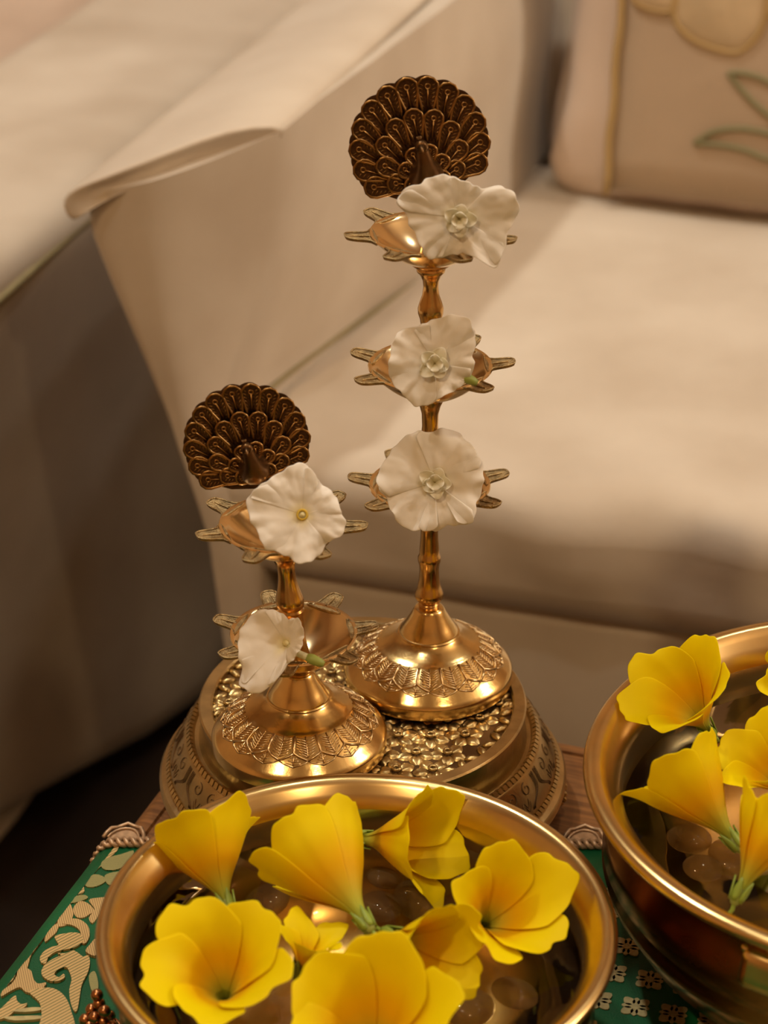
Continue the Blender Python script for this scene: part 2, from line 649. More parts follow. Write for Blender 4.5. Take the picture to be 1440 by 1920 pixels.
# ------------------------------------------------------------------ cushions on the sofa
TILT = radians(12)
pil = thing('throw_cushion', 'satin throw cushion with embroidered flower and leaves on the sofa seat', 'cushion',
            S0 + E1 * 0.30 + E2 * 0.475 + Vector((0, 0, 0.431)), (-TILT, 0, -SA))
PW, PH, PT = 0.226, 0.20, 0.033


def pil_fn(p, u):
    p = Vector(p)
    q = (1 - u[0] ** 4) * (1 - u[2] ** 4)
    p.y *= 0.75 + 0.35 * q
    p.y += 0.004 * fold_noise(p.x * 30, p.z * 18, 5.5) + 0.005 * fold_noise(p.x * 25, p.z * 45, 1.5) * abs(u[0]) ** 4
    p.x += 0.006 * fold_noise(p.z * 22, p.y * 20, 2.5) * abs(u[0])
    p.x *= 1 + 0.045 * smooth01((-u[2] - 0.55) / 0.4)
    return p


mb = MB().rbox((0, PT, PH), (PW, PT, PH), 0.030, n=16, fn=pil_fn)
mb.build('cover', M['satin'], pil, weld=True)


def pil_front(x, z, off=0.0):
    """point on the cushion's bulging front, local"""
    ux, uz = x / PW, (z - PH) / PH
    q = max(0, (1 - ux ** 4)) * max(0, (1 - uz ** 4))
    return Vector((x, PT - PT * (0.75 + 0.35 * q) - off, z))


# embroidered front panel: a shallow sheet over the front, with piping along its left edge
rows = []
XL = -PW + 0.044
for i in range(15):
    x = XL + (2 * PW - 0.08) * i / 14
    rows.append([pil_front(x, 0.012 + 0.37 * j / 14, 0.004 + 0.0015 * fold_noise(x * 40, j * 1.3, 3)) for j in range(15)])
mb = MB().grid(rows)
mb.build('front_panel', M['panel'], pil, solid=0.003)
mb = MB().tube([pil_front(XL, 0.008 + 0.38 * j / 24, 0.0075) + Vector((0.001 * sin(j * 1.7), 0, 0)) for j in range(25)], 0.0028, 6)
mb.build('piping_or_gap_shade', M['gold_thread'], pil)


def pil_local(u, v):
    """pixel -> (x, z) on the cushion's front plane"""
    MW = Matrix.Translation(pil.location) @ pil.rotation_euler.to_matrix().to_4x4()
    inv = MW.inverted()
    a = inv @ CAM
    d = inv.to_3x3() @ ray(u, v)
    y0 = PT - PT * 1.08
    p = a + d * ((y0 - a.y) / d.y)
    return p.x, p.z


def stitch(name, pix, m, r=0.0022):
    pts = [pil_front(*pil_local(u, v), 0.0065) for u, v in pix]
    return MB().tube(catmull(pts, 5), r, 6).build(name, m, pil)


stitch('embroidered_leaf', [(1368, 136), (1395, 170), (1425, 200), (1470, 235), (1500, 250), (1490, 215), (1460, 165), (1430, 146), (1395, 136), (1368, 136)], M['green_thread'])
stitch('embroidered_leaf', [(1303, 268), (1340, 246), (1385, 240), (1430, 246), (1480, 262), (1530, 290), (1490, 300), (1440, 297), (1400, 281), (1350, 271), (1303, 268)], M['green_thread'])
for pix in ([(1265, 20), (1275, 50), (1310, 78), (1370, 97), (1400, 90), (1430, 55), (1440, 10), (1440, -40), (1380, -50), (1300, -40), (1270, -10)],
            [(1190, 0), (1215, 15), (1250, 22), (1268, 12), (1272, -20), (1260, -55), (1220, -50), (1190, -25)],
            [(1445, 20), (1470, 60), (1520, 70), (1560, 40), (1560, -20), (1500, -60), (1450, -40)]):
    pts = [pil_local(u, v) for u, v in pix]
    cx = sum(p[0] for p in pts) / len(pts)
    cz = sum(p[1] for p in pts) / len(pts)
    ring = catmull([Vector((p[0], 0, p[1])) for p in pts], 4, closed=True)
    rows = [[pil_front(cx + (q.x - cx) * k, cz + (q.z - cz) * k, 0.0055 + 0.004 * sqrt(max(0, 1 - k * k))) for q in ring] for k in (1.0, 0.9, 0.7, 0.4, 0.02)]
    pe = MB().grid(rows, cv=True).build('embroidered_petal', M['embroidery_petal'], pil)
    MB().tube([pil_front(q.x, q.z, 0.0065) for q in ring], 0.0020, 6, closed=True).build('outline', M['gold_thread'], pe)

pil2 = thing('throw_cushion', 'plain satin cushion tucked behind the embroidered one', 'cushion',
             S0 + E1 * 0.262 + E2 * 0.553 + Vector((0, 0, 0.436)), (-TILT, 0, -SA))
mb = MB().rbox((0, 0.019, 0.2), (0.205, 0.015, 0.2), 0.014, n=10, fn=pil_fn)
mb.build('cover', M['satin'], pil2, weld=True)

# ================================================================== table
TA = radians(19.5)
T0 = at(450, 1266, TZ)
T1 = Vector((cos(TA), -sin(TA), 0))
T2 = Vector((sin(TA), cos(TA), 0))
table = thing('side_table', 'low wooden side table with a moulded edge under the brassware', 'table', (T0.x, T0.y, 0), (0, 0, -TA))
TW, TD = 0.95, 0.66


def rrect(x0, y0, x1, y1, r, n=6):
    out = []
    for cx, cy, a0 in ((x1 - r, y1 - r, 0), (x0 + r, y1 - r, 90), (x0 + r, y0 + r, 180), (x1 - r, y0 + r, 270)):
        for k in range(n + 1):
            a = radians(a0 + 90 * k / n)
            out.append((cx + r * cos(a), cy + r * sin(a)))
    return out


def slab(mb, x0, y0, x1, y1, r, zs):
    """stacked outline with insets: zs = [(inset, z), ...] bottom to top"""
    rings = [[(x, y, z) for x, y in rrect(x0 + i, y0 + i, x1 - i, y1 - i, max(0.002, r - i))] for i, z in zs]
    o = len(mb.v)
    mb.grid(rings, cv=True)
    n = len(rings[0])
    mb.f.append(tuple(o + k for k in reversed(range(n))))
    mb.f.append(tuple(o + (len(rings) - 1) * n + k for k in range(n)))
    return mb


mb = slab(MB(), 0, -TD, TW, 0, 0.03, [(0.012, TZ - 0.03), (0.002, TZ - 0.026), (0.0, TZ - 0.012), (0.0015, TZ - 0.004), (0.005, TZ - 0.0005), (0.0075, TZ), (0.0115, TZ), (0.0123, TZ - 0.0015), (0.0135, TZ - 0.0015), (0.0143, TZ)])
mb.build('table_top', M['wood'], table, auto=40)
mb = slab(MB(), 0.05, -TD + 0.05, TW - 0.05, -0.05, 0.01, [(0, TZ - 0.09), (0, TZ - 0.03)])
mb.build('apron', M['wood'], table, auto=40)
leg = None
for lx, ly in ((0.07, -0.07), (TW - 0.07, -0.07), (0.07, -TD + 0.07), (TW - 0.07, -TD + 0.07)):
    if leg is None:
        leg = MB().prism([(-.022, -.022), (.022, -.022), (.022, .022), (-.022, .022)], 0.0, TZ - 0.09).build('leg', M['wood'], table, smooth=False)
        leg.location = (lx, ly, 0)
    else:
        inst(leg, table, 'leg', (lx, ly, 0))

# ------------------------------------------------------------------ brocade cloth
def tloc(p):
    q = p - Vector((T0.x, T0.y, 0))
    return Vector((q.dot(T1), q.dot(T2), p.z))


cloth_root = thing('table_runner', 'green silk brocade runner with gold motifs spread over the table', 'cloth', (T0.x, T0.y, 0), (0, 0, -TA))
CZ = TZ + 0.0022
pL = tloc(at(150, 1588, TZ))
pR = tloc(at(1120, 1592, TZ))
slope = (pR.y - pL.y) / (pR.x - pL.x)


def edge_y(a):
    return pL.y + slope * (a - pL.x)


def drape(a):
    """a along the table; negative runs over the left edge and down"""
    r = 0.008
    if a >= 0.004:
        return a, CZ
    k = 0.004 - a
    if k < r * pi / 2:
        th = k / r
        return 0.004 - r * sin(th), CZ - r * (1 - cos(th))
    return 0.004 - r - 0.0015 * sin(k * 60), CZ - r - (k - r * pi / 2)


rows = []
A_LIST = [-0.16 + 0.02 * i for i in range(7)] + [-0.02, -0.014, -0.01, -0.006, -0.002, 0.002, 0.005] + [0.02 + 0.03 * i for i in range(28)]
for a in A_LIST:
    ax, az = drape(a)
    row = []
    for j in range(25):
        y = edge_y(max(a, -.02)) + (-TD + 0.004 - edge_y(max(a, -.02))) * j / 24
        row.append((ax, y, az + 0.0004 * fold_noise(a * 30, y * 30, 1)))
    rows.append(row)
MB().grid(rows).build('cloth', M['silk'], cloth_root, solid=0.0012)

# lace braid along the cloth's far edge: two twisted cords and a row of loops
for ph in (0, 2 * pi / 3, 4 * pi / 3):
    path = []
    for i in range(620):
        a = -0.02 + 0.78 * i / 619
        ax, az = drape(a)
        t = i * 0.8 + ph
        path.append((ax, edge_y(a) + 0.0024 * cos(t) - 0.002, az + 0.0020 + 0.0013 * sin(t)))
    MB().tube(path, 0.0012, 5).build('braid_cord', M['lace'], cloth_root)
for i in range(34):
    a = 0.006 + 0.0225 * i
    ax, az = drape(a)
    rows = []
    mb = MB()
    mb.tube([(ax + 0.0095 * cos(pi * k / 12), edge_y(a) + 0.001 + 0.0125 * sin(pi * k / 12), az + 0.0012 + 0.0007 * sin(k * 2)) for k in range(13)], 0.0010, 5)
    mb.tube([(ax + 0.0072 * cos(pi * k / 10), edge_y(a) + 0.001 + 0.0095 * sin(pi * k / 10), az + 0.0012) for k in range(11)], 0.0007, 5)
    mb.grid([[(ax + 0.0068 * cos(pi * k / 8) * f, edge_y(a) + 0.001 + 0.009 * sin(pi * k / 8) * f, az + 0.0007) for k in range(9)] for f in (1, .5, .05)])
    mb.build('lace_loop', M['lace'], cloth_root)

# woven gold scrolls and leaves on the border at the left (traced outlines laid flat on the cloth)
MOT = [
    ('a', [(155, 1597), (178, 1588), (205, 1588), (222, 1590), (218, 1600), (206, 1610), (190, 1613), (172, 1610), (160, 1606)]),
    ('c', [(137, 1632), (150, 1620), (168, 1615), (186, 1617), (192, 1626), (182, 1632), (172, 1636), (152, 1637)]),
    ('c', [(190, 1620), (205, 1612), (228, 1606), (248, 1600), (246, 1612), (238, 1624), (222, 1632), (205, 1634), (194, 1630)]),
    ('c', [(158, 1650), (170, 1644), (186, 1645), (198, 1652), (192, 1660), (176, 1666), (162, 1664)]),
    ('c', [(198, 1646), (214, 1640), (228, 1640), (226, 1652), (214, 1662), (202, 1660)]),
    ('a', [(110, 1658), (118, 1648), (128, 1641), (136, 1638), (142, 1643), (140, 1650), (150, 1650), (154, 1658), (148, 1664), (158, 1668), (158, 1676), (144, 1680), (130, 1679), (120, 1674), (122, 1664)]),
    ('a', [(82, 1692), (90, 1684), (104, 1678), (118, 1676), (128, 1680), (124, 1687), (108, 1690), (92, 1695)]),
    ('c', [(124, 1690), (140, 1684), (158, 1683), (164, 1688), (150, 1694), (134, 1697)]),
    ('c', [(78, 1706), (92, 1698), (108, 1696), (114, 1702), (104, 1708), (86, 1712)]),
    ('b', [(104, 1713), (120, 1700), (132, 1702), (137, 1715), (134, 1728), (124, 1738), (110, 1740), (108, 1728)]),
    ('b', [(140, 1706), (150, 1696), (162, 1698), (172, 1706), (176, 1714), (168, 1718), (158, 1724), (146, 1724), (140, 1716)]),
    ('b', [(168, 1694), (182, 1690), (198, 1690), (194, 1704), (184, 1722), (174, 1734), (168, 1724), (178, 1710)]),
    ('b', [(58, 1750), (70, 1736), (88, 1722), (104, 1712), (106, 1724), (96, 1738), (80, 1752), (66, 1760), (58, 1758)]),
    ('b', [(82, 1758), (96, 1742), (110, 1738), (106, 1752), (96, 1762), (86, 1770)]),
    ('a', [(28, 1762), (40, 1750), (56, 1738), (56, 1746), (44, 1760), (32, 1768)]),
    ('b', [(120, 1738), (134, 1730), (150, 1731), (164, 1742), (167, 1758), (160, 1772), (152, 1770), (152, 1756), (146, 1746), (134, 1740)]),
    ('a', [(104, 1762), (120, 1758), (138, 1756), (150, 1760), (152, 1772), (138, 1782), (120, 1786), (104, 1790), (92, 1800), (88, 1810), (80, 1808), (78, 1800), (84, 1790), (96, 1782), (110, 1778), (106, 1770)]),
    ('b', [(60, 1762), (72, 1760), (66, 1776), (58, 1794), (54, 1814), (50, 1824), (42, 1818), (46, 1800), (52, 1780)]),
    ('b', [(28, 1778), (38, 1772), (48, 1774), (48, 1786), (40, 1792), (30, 1790)]),
    ('a', [(84, 1836), (82, 1826), (90, 1814), (106, 1804), (116, 1800), (110, 1796), (124, 1796), (136, 1791), (146, 1796), (154, 1802), (163, 1800), (166, 1812), (162, 1830), (152, 1850), (148, 1872), (144, 1894), (138, 1896), (132, 1880), (130, 1860), (134, 1842), (130, 1828), (124, 1820), (112, 1824), (104, 1832), (112, 1838), (120, 1832), (122, 1838), (112, 1844), (96, 1844)]),
    ('b', [(0, 1812), (14, 1806), (30, 1806), (42, 1810), (50, 1822), (58, 1828), (62, 1842), (70, 1850), (84, 1848), (78, 1858), (64, 1866), (48, 1864), (38, 1856), (20, 1864), (6, 1872), (8, 1862), (24, 1850), (32, 1838), (24, 1826), (10, 1822), (0, 1826)]),
    ('a', [(0, 1838), (12, 1832), (24, 1834), (24, 1844), (12, 1850), (0, 1850)]),
    ('a', [(58, 1868), (76, 1862), (96, 1861), (112, 1868), (124, 1882), (132, 1904), (134, 1930), (80, 1930), (80, 1908), (76, 1886)]),
    ('a', [(0, 1902), (12, 1890), (22, 1880), (30, 1875), (32, 1884), (40, 1890), (50, 1888), (44, 1896), (30, 1900), (18, 1910), (0, 1916)]),
    ('d', [(26, 1902), (50, 1897), (74, 1896), (74, 1901), (48, 1904)]),
    ('d', [(10, 1914), (50, 1912), (74, 1912), (74, 1917), (30, 1920)]),
    ('b', [(162, 1790), (170, 1778), (180, 1768), (184, 1786), (178, 1798)]),
    ('c', [(168, 1838), (178, 1830), (184, 1850), (182, 1868), (172, 1862)]),
]


def flat_motif(poly, z0=CZ + 0.0006, z1=CZ + 0.0011):
    mb = MB()
    n = len(poly)
    mb.v += [(p.x, p.y, z0) for p in poly] + [(p.x, p.y, z1) for p in poly]
    mb.f.append(tuple(n + k for k in range(n)))
    for k in range(n):
        j = (k + 1) % n
        mb.f.append((k, j, n + j, n + k))
    return mb


def tri_motif(name, poly, m, z1=CZ + 0.0011):
    o = flat_motif(poly, z1=z1).build(name, m, cloth_root, smooth=False)
    b = bmesh.new()
    b.from_mesh(o.data)
    bmesh.ops.recalc_face_normals(b, faces=b.faces)
    bmesh.ops.triangulate(b, faces=[f for f in b.faces if len(f.verts) > 4], ngon_method='EAR_CLIP')
    b.to_mesh(o.data)
    b.free()
    return o


for mi, (kind, pix) in enumerate(MOT):
    ctr = [tloc(at(u, v, CZ)) for u, v in pix]
    if min(p.x for p in ctr) < 0.005:
        for p in ctr:
            p.x = max(p.x, 0.005)
    cc = sum(ctr, Vector()) / len(ctr)
    ctr = [cc + (p - cc) * 1.08 for p in ctr]
    poly = catmull(ctr, 3, closed=True)
    tri_motif('brocade_motif', poly, M['thread_' + kind], CZ + 0.0011 + 0.00004 * mi)

# small woven rosettes on the field at the right
g0 = tloc(at(1218, 1840, CZ))
gu = tloc(at(1288, 1853, CZ)) - g0
gv = tloc(at(1191, 1891, CZ)) - g0
ros = MB()
for k in range(8):
    a = pi / 4 * k
    L = 0.0072 if k % 2 else 0.0058
    wd = 0.0024 if k % 2 else 0.0016
    ring = []
    for j in range(10):
        b_ = 2 * pi * j / 10
        x = L * 0.62 + L * 0.40 * cos(b_)
        y = wd * sin(b_) * (1 - 0.3 * cos(b_))
        ring.append((x * cos(a) - y * sin(a), x * sin(a) + y * cos(a)))
    ros.prism(ring, 0.0, 0.0005)
ros.prism([(0.0019 * cos(2 * pi * j / 10), 0.0019 * sin(2 * pi * j / 10)) for j in range(10)], 0, 0.0006)
ros0 = None
for i in range(-9, 14):
    for j in range(-8, 10):
        p = g0 + gu * i + gv * j
        if p.x < 0.16 or p.x > 0.62 or p.y > edge_y(p.x) - 0.015 or p.y < -TD + 0.03:
            continue
        if ros0 is None:
            ros0 = ros.build('woven_rosette', M['thread_d'], cloth_root, smooth=False)
            ros0.location = (p.x, p.y, CZ + 0.0006)
            ros0.rotation_euler = (0, 0, 0.1)
        else:
            inst(ros0, cloth_root, 'woven_rosette', (p.x, p.y, CZ + 0.0006), (0, 0, 0.1))
# gold stripes crossing the field
for du in (0, 16, 30):
    q0 = tloc(at(1150 + du, 1640, CZ))
    q1 = tloc(at(1322 + du, 1856, CZ))
    d = (q1 - q0)
    nrm = Vector((-d.y, d.x, 0)).normalized() * 0.0011
    tri_motif('woven_stripe', [q0 - nrm, q1 - nrm, q1 + nrm, q0 + nrm], M['thread_d'])

# ================================================================== engraved brass stand
stc = at(680, 1325, TZ + 0.055)
stand = thing('brass_stand', 'low round antique brass stand with flower relief plate under the lamps', 'stand', (stc.x, stc.y, TZ + 0.0035))
prof = [(0.0, 1.35), (9.2, 1.35), (9.5, 1.4), (9.62, 1.55), (9.62, 1.72), (9.5, 1.92), (9.3, 2.0), (9.18, 2.06), (9.12, 2.2), (9.1, 2.34),
        (8.9, 2.85), (8.62, 3.4), (8.36, 3.84), (8.28, 3.92), (8.12, 4.0), (7.96, 3.98), (7.88, 3.85), (7.7, 3.82), (7.55, 4.1), (7.5, 4.6), (7.5, 5.0), (7.5, 5.2), (7.0, 5.2)]
mb = MB().lathe(prof, 128)
mb.build('body', M['stand'], stand, scale=CM, auto=35)
mb = MB().lathe([(7.5, 5.18), (7.62, 5.25), (7.64, 5.48), (7.56, 5.56), (7.08, 5.56), (7.0, 5.48), (6.98, 5.19)], 128)
mb.build('plate_rim', M['stand'], stand, scale=CM, auto=35)
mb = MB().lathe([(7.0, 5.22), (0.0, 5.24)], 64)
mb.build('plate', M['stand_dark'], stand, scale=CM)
# relief flowers on the plate
fl = MB()
for k in range(5):
    a = 2 * pi * k / 5
    for sgn, w_ in ((0, 1),):
        pts = []
        for i in range(5):
            t = i / 4
            row = []
            for j in range(7):
                b_ = -1 + 2 * j / 6
                wd = 0.36 * sin(pi * (0.12 + 0.82 * t)) ** 0.8
                x = 0.2 + 0.70 * t
                y = wd * b_
                z = 0.17 * (1 - b_ * b_) ** 0.6 * sin(pi * (0.15 + 0.8 * t)) - 0.07 * exp(-(b_ * 5) ** 2)
                row.append((x * cos(a) - y * sin(a), x * sin(a) + y * cos(a), z))
            pts.append(row)
        fl.grid(pts, flip=True)
fl.torus((0, 0, 0.19), 0.17, 0.075, 12, 6)
fl0 = None
random.seed(5)
cnt = 0
pitch = 1.56
for i in range(-6, 7):
    for j in range(-7, 8):
        x = pitch * (i + 0.5 * (j % 2)) + random.uniform(-.1, .1)
        y = pitch * 0.866 * j + random.uniform(-.1, .1)
        if x * x + y * y > 6.45 ** 2:
            continue
        rz = random.uniform(0, 6.28)
        loc = (x * CM, y * CM, 5.23 * CM)
        if fl0 is None:
            fl0 = fl.build('relief_flower', M['stand_relief'], stand, scale=CM)
            fl0.location = loc
        else:
            inst(fl0, stand, 'relief_flower', loc, (0, 0, rz))
# small relief leaves round the plate's margin
lf = MB().ball((0, 0, 0), 0.44, 8, 4, (1, 0.48, 0.4)).build('relief_leaf', M['stand_relief'], stand, scale=CM)
lf.location = (6.72 * CM, 0, 5.24 * CM)
lf.rotation_euler = (0, 0, 0.8)
for k in range(1, 60):
    a = 2 * pi * k / 60
    inst(lf, stand, 'relief_leaf', (6.72 * CM * cos(a), 6.72 * CM * sin(a), 5.24 * CM), (0, 0, a + (0.8 if k % 2 else -0.5)))
# rope bands: ribs round two rings
for R, z, N, tz in ((8.12, 4.03, 150, 0.9), (9.14, 2.22, 170, 0.75)):
    mb = MB()
    for k in range(N):
        a = 2 * pi * k / N
        da = 2 * pi / N * 0.36
        for d in (0,):
            c_ = []
            for rr, zz, aa in ((R - 0.17, z + 0.02, a - da), (R - 0.17, z + 0.02, a + da), (R, z + 0.13, a + da + .004), (R, z + 0.13, a - da + .004),
                               (R + 0.17, z - 0.06, a - da + .012), (R + 0.17, z - 0.06, a + da + .012)):
                c_.append((rr * cos(aa), rr * sin(aa), zz))
            o = len(mb.v)
            mb.v += c_
            mb.f += [(o, o + 1, o + 2, o + 3), (o + 3, o + 2, o + 5, o + 4), (o, o + 3, o + 4), (o + 1, o + 5, o + 2), (o, o + 4, o + 5, o + 1)]
    r_ = mb.build('rope_band', M['stand_relief'], stand, scale=CM, smooth=False, weld=True)
    r_['kind'] = 'stuff'


# scroll engraving on the sloping band
def band(t, a, off=0.015):
    r = 8.34 + (9.08 - 8.34) * t
    z = 3.86 + (2.38 - 3.86) * t + 0.12 * sin(pi * t)
    return ((r + off) * cos(a), (r + off) * sin(a), z + off * .5)


eng0 = None
NE = 16
for k in range(NE):
    a0 = 2 * pi * k / NE
    if eng0 is not None:
        inst(eng0, stand, 'engraved_scroll', rot=(0, 0, a0))
        continue
    mb = MB()
    for sg in (-1, 1):
        for off in (0.0, 0.014, 0.028):
            mb.tube([band(0.06 + 0.88 * t, sg * (0.012 + off * (1 - .3 * t) + 0.10 * smooth01((t - 0.45) / 0.55) ** 1.5)) for t in [i / 12 for i in range(13)]], 0.018, 4)
        mb.tube([band(0.34 - 0.24 * cos(b_) * (1 - b_ / 9), sg * (0.125 + 0.042 * sin(b_) * (1 - b_ / 9))) for b_ in [i * 0.42 for i in range(18)]], 0.018, 4)
        mb.tube([band(0.70 + 0.2 * sin(3.0 * t), sg * (0.135 + 0.055 * t)) for t in [i / 8 for i in range(9)]], 0.018, 4)
        mb.tube([band(0.60 + 0.2 * sin(3.0 * t), sg * (0.145 + 0.045 * t)) for t in [i / 8 for i in range(9)]], 0.018, 4)
    eng0 = mb.build('engraved_scroll', M['engrave'], stand, scale=CM)
# feet: small beaded claws
ft = MB()
ft.ball((0, 0, 0.72), 0.5, 10, 6, (0.8, 0.9, 1.3))
ft.ball((0.25, 0, 0.25), 0.25, 8, 5)
for zz, yy in ((1.15, 0.0), (0.85, 0.25), (0.85, -0.25), (0.5, 0.2), (0.5, -0.2), (0.6, 0)):
    ft.ball((0.45, yy, zz), 0.15, 7, 5)
ft0 = None
for k in range(4):
    a = radians(-4) + k * pi / 2
    loc = (9.1 * CM * cos(a), 9.1 * CM * sin(a), 0)
    if ft0 is None:
        ft0 = ft.build('foot', M['stand'], stand, scale=CM)
        ft0.location = loc
        ft0.rotation_euler = (0, 0, a)
    else:
        inst(ft0, stand, 'foot', loc, (0, 0, a))

# ================================================================== brass oil lamps
DOME = [(3.92, 0.0), (3.96, 0.05), (3.96, 0.55), (3.93, 0.62), (3.78, 0.80), (3.66, 0.90)]


def dome_z(r):
    """height of the leafy dome band at radius r"""
    t = (3.66 - r) / (3.66 - 2.35)
    return 0.90 + 1.02 * (max(0.0, t) ** 0.82)


DOME += [(3.66 - 1.31 * t / 10, dome_z(3.66 - 1.31 * t / 10)) for t in range(1, 11)]
DOME += [(2.30, 1.93), (2.1, 2.03), (1.75, 2.22), (1.48, 2.40), (1.44, 2.46), (1.47, 2.52), (1.42, 2.57), (1.38, 2.58), (1.36, 2.64), (1.16, 2.92), (0.95, 3.28), (0.80, 3.56),
         (0.72, 3.72), (0.66, 3.80), (0.60, 3.84), (0.45, 3.86)]

# one leaf of the band (relief), rotated round the dome
NLEAF = 16
leaf_mb = MB()


def on_dome(r, a, off=0.02):
    return ((r) * cos(a), (r) * sin(a), dome_z(r) + off)


hw = pi / NLEAF


def ridge(pts, r=0.045):
    leaf_mb.tube([on_dome(*p) for p in pts], r, 4)


ridge([(2.40, -hw), (2.75, -hw), (3.06, -hw), (3.2, -hw * .6), (3.36, 0)], 0.062)
ridge([(3.06, hw), (3.2, hw * .6), (3.36, 0)], 0.062)
ridge([(2.42, 0), (2.8, 0), (3.1, 0), (3.24, 0)], 0.035)
for i in range(7):
    r0 = 2.50 + 0.10 * i
    for sg in (-1, 1):
        wd = hw * 0.78 * (1 if i < 5 else 0.75)
        ridge([(r0 + 0.12, 0), (r0 + 0.03, sg * wd * .55), (r0 - 0.06 if i else r0 - .03, sg * wd)], 0.03)
# lower row, between the points
ridge([(3.10, hw), (3.3, hw), (3.52, hw)], 0.035)
for i in range(3):
    r0 = 3.30 + 0.09 * i
    for sg in (-1, 1):
        ridge([(r0, hw), (r0 - 0.07 + .02, hw + sg * hw * (0.25 + .12 * i))], 0.026)
ridge([(3.36, 0), (3.46, hw * .35), (3.56, hw)], 0.04)
ridge([(3.56, hw), (3.46, hw * 1.65), (3.36, 2 * hw)], 0.04)


def cup_mesh(R, depth, zr, th=0.10):
    pr = []
    zb = zr - depth
    pr.append((0.42, zb - 0.02))
    for i in range(1, 11):
        t = i / 10
        pr.append((0.45 + (R - 0.45) * t, zb + depth * t ** 1.9))
    pr += [(R + 0.05, zr + 0.03), (R + 0.02, zr + 0.09), (R - th, zr + 0.07)]
    for i in range(10, -1, -1):
        t = i / 10
        pr.append((0.02 + (R - th - 0.02) * t, zb + th + (depth - 0.03) * t ** 1.9))
    return MB().lathe(pr, 64)


# spout: tongue with raised border and midrib, along +X from the cup's rim
sp = MB()
outl = []
for side in (1, -1):
    seq = [(2.45, 0.88), (2.70, 0.60), (3.0, 0.50), (3.3, 0.46), (3.56, 0.38), (3.72, 0.21)]
    outl += [(x, side * y) for x, y in (seq if side == 1 else reversed(seq))]
outl = [(p.x, p.y) for p in catmull([(x, y, 0) for x, y in outl], 3, closed=True)]


def sp_z(x):
    return 0.03 + 0.12 * max(0.0, (x - 2.45) / 1.3) ** 1.5


nO = len(outl)
o = len(sp.v)
sp.v += [(x, y, sp_z(x)) for x, y in outl] + [(x * 1 + 0, y * 0.92, sp_z(x) - 0.10) for x, y in outl]
cx_ = 3.0
sp.v += [(cx_, 0, sp_z(3.0) - 0.01), (cx_, 0, sp_z(3.0) - 0.11)]
for k in range(nO):
    j = (k + 1) % nO
    sp.f.append((o + k, o + nO + k, o + nO + j, o + j))
    sp.f.append((o + 2 * nO, o + j, o + k) if False else (o + k, o + j, o + 2 * nO))
    sp.f.append((o + nO + j, o + nO + k, o + 2 * nO + 1))
sp.tube([(x, y * 0.9, sp_z(x) + 0.015) for x, y in outl], 0.045, 5, closed=True)
sp.tube([(2.7, 0, sp_z(2.7) + 0.02), (3.1, 0, sp_z(3.1) + 0.03), (3.45, 0, sp_z(3.45) + 0.02)], [0.07, 0.06, 0.03], 5)


# peacock feather: length along +Y, unit ~ cm
def feather_mb(L, W):
    f = MB()
    g = MB()
    path = []
    for i in range(15):
        t = i / 14
        a = pi * (t - 0.5)
        if t < 0.3:
            k = t / 0.3
            path.append((-W * (0.45 + 0.55 * k), L * (0.05 + 0.62 * k), 0.06))
        elif t > 0.7:
            k = (1 - t) / 0.3
            path.append((W * (0.45 + 0.55 * k), L * (0.05 + 0.62 * k), 0.06))
        else:
            b_ = pi - pi * (t - 0.3) / 0.4
            path.append((W * cos(b_), L * 0.67 + min(W * 1.05, L * .33) * sin(b_), 0.07))
    g.tube(path, 0.062, 6)
    # eye and stalk
    g.torus((0, L * 0.72, 0.06), W * 0.24, 0.04, 10, 5)
    g.tube([(0, L * 0.08, 0.04), (0, L * 0.4, 0.05), (0, L * 0.66, 0.06)], [0.03, 0.035, 0.045], 5)
    for i in range(6):
        y = L * (0.2 + 0.11 * i)
        for sg in (-1, 1):
            ww = W * (0.55 + 0.4 * min(1, y / (L * .67)))
            g.tube([(sg * W * 0.28, y - 0.05, 0.035), (sg * ww * 0.88, y + 0.09, 0.035)], 0.022, 4)
    # dished ground of the feather
    rows = []
    for k in (1.0, 0.6, 0.2):
        rows.append([(p[0] * k, L * 0.5 + (p[1] - L * 0.5) * k, 0.05 - 0.03 * (1 - k)) for p in path])
    f.grid(rows)
    return g, f


FE = {}


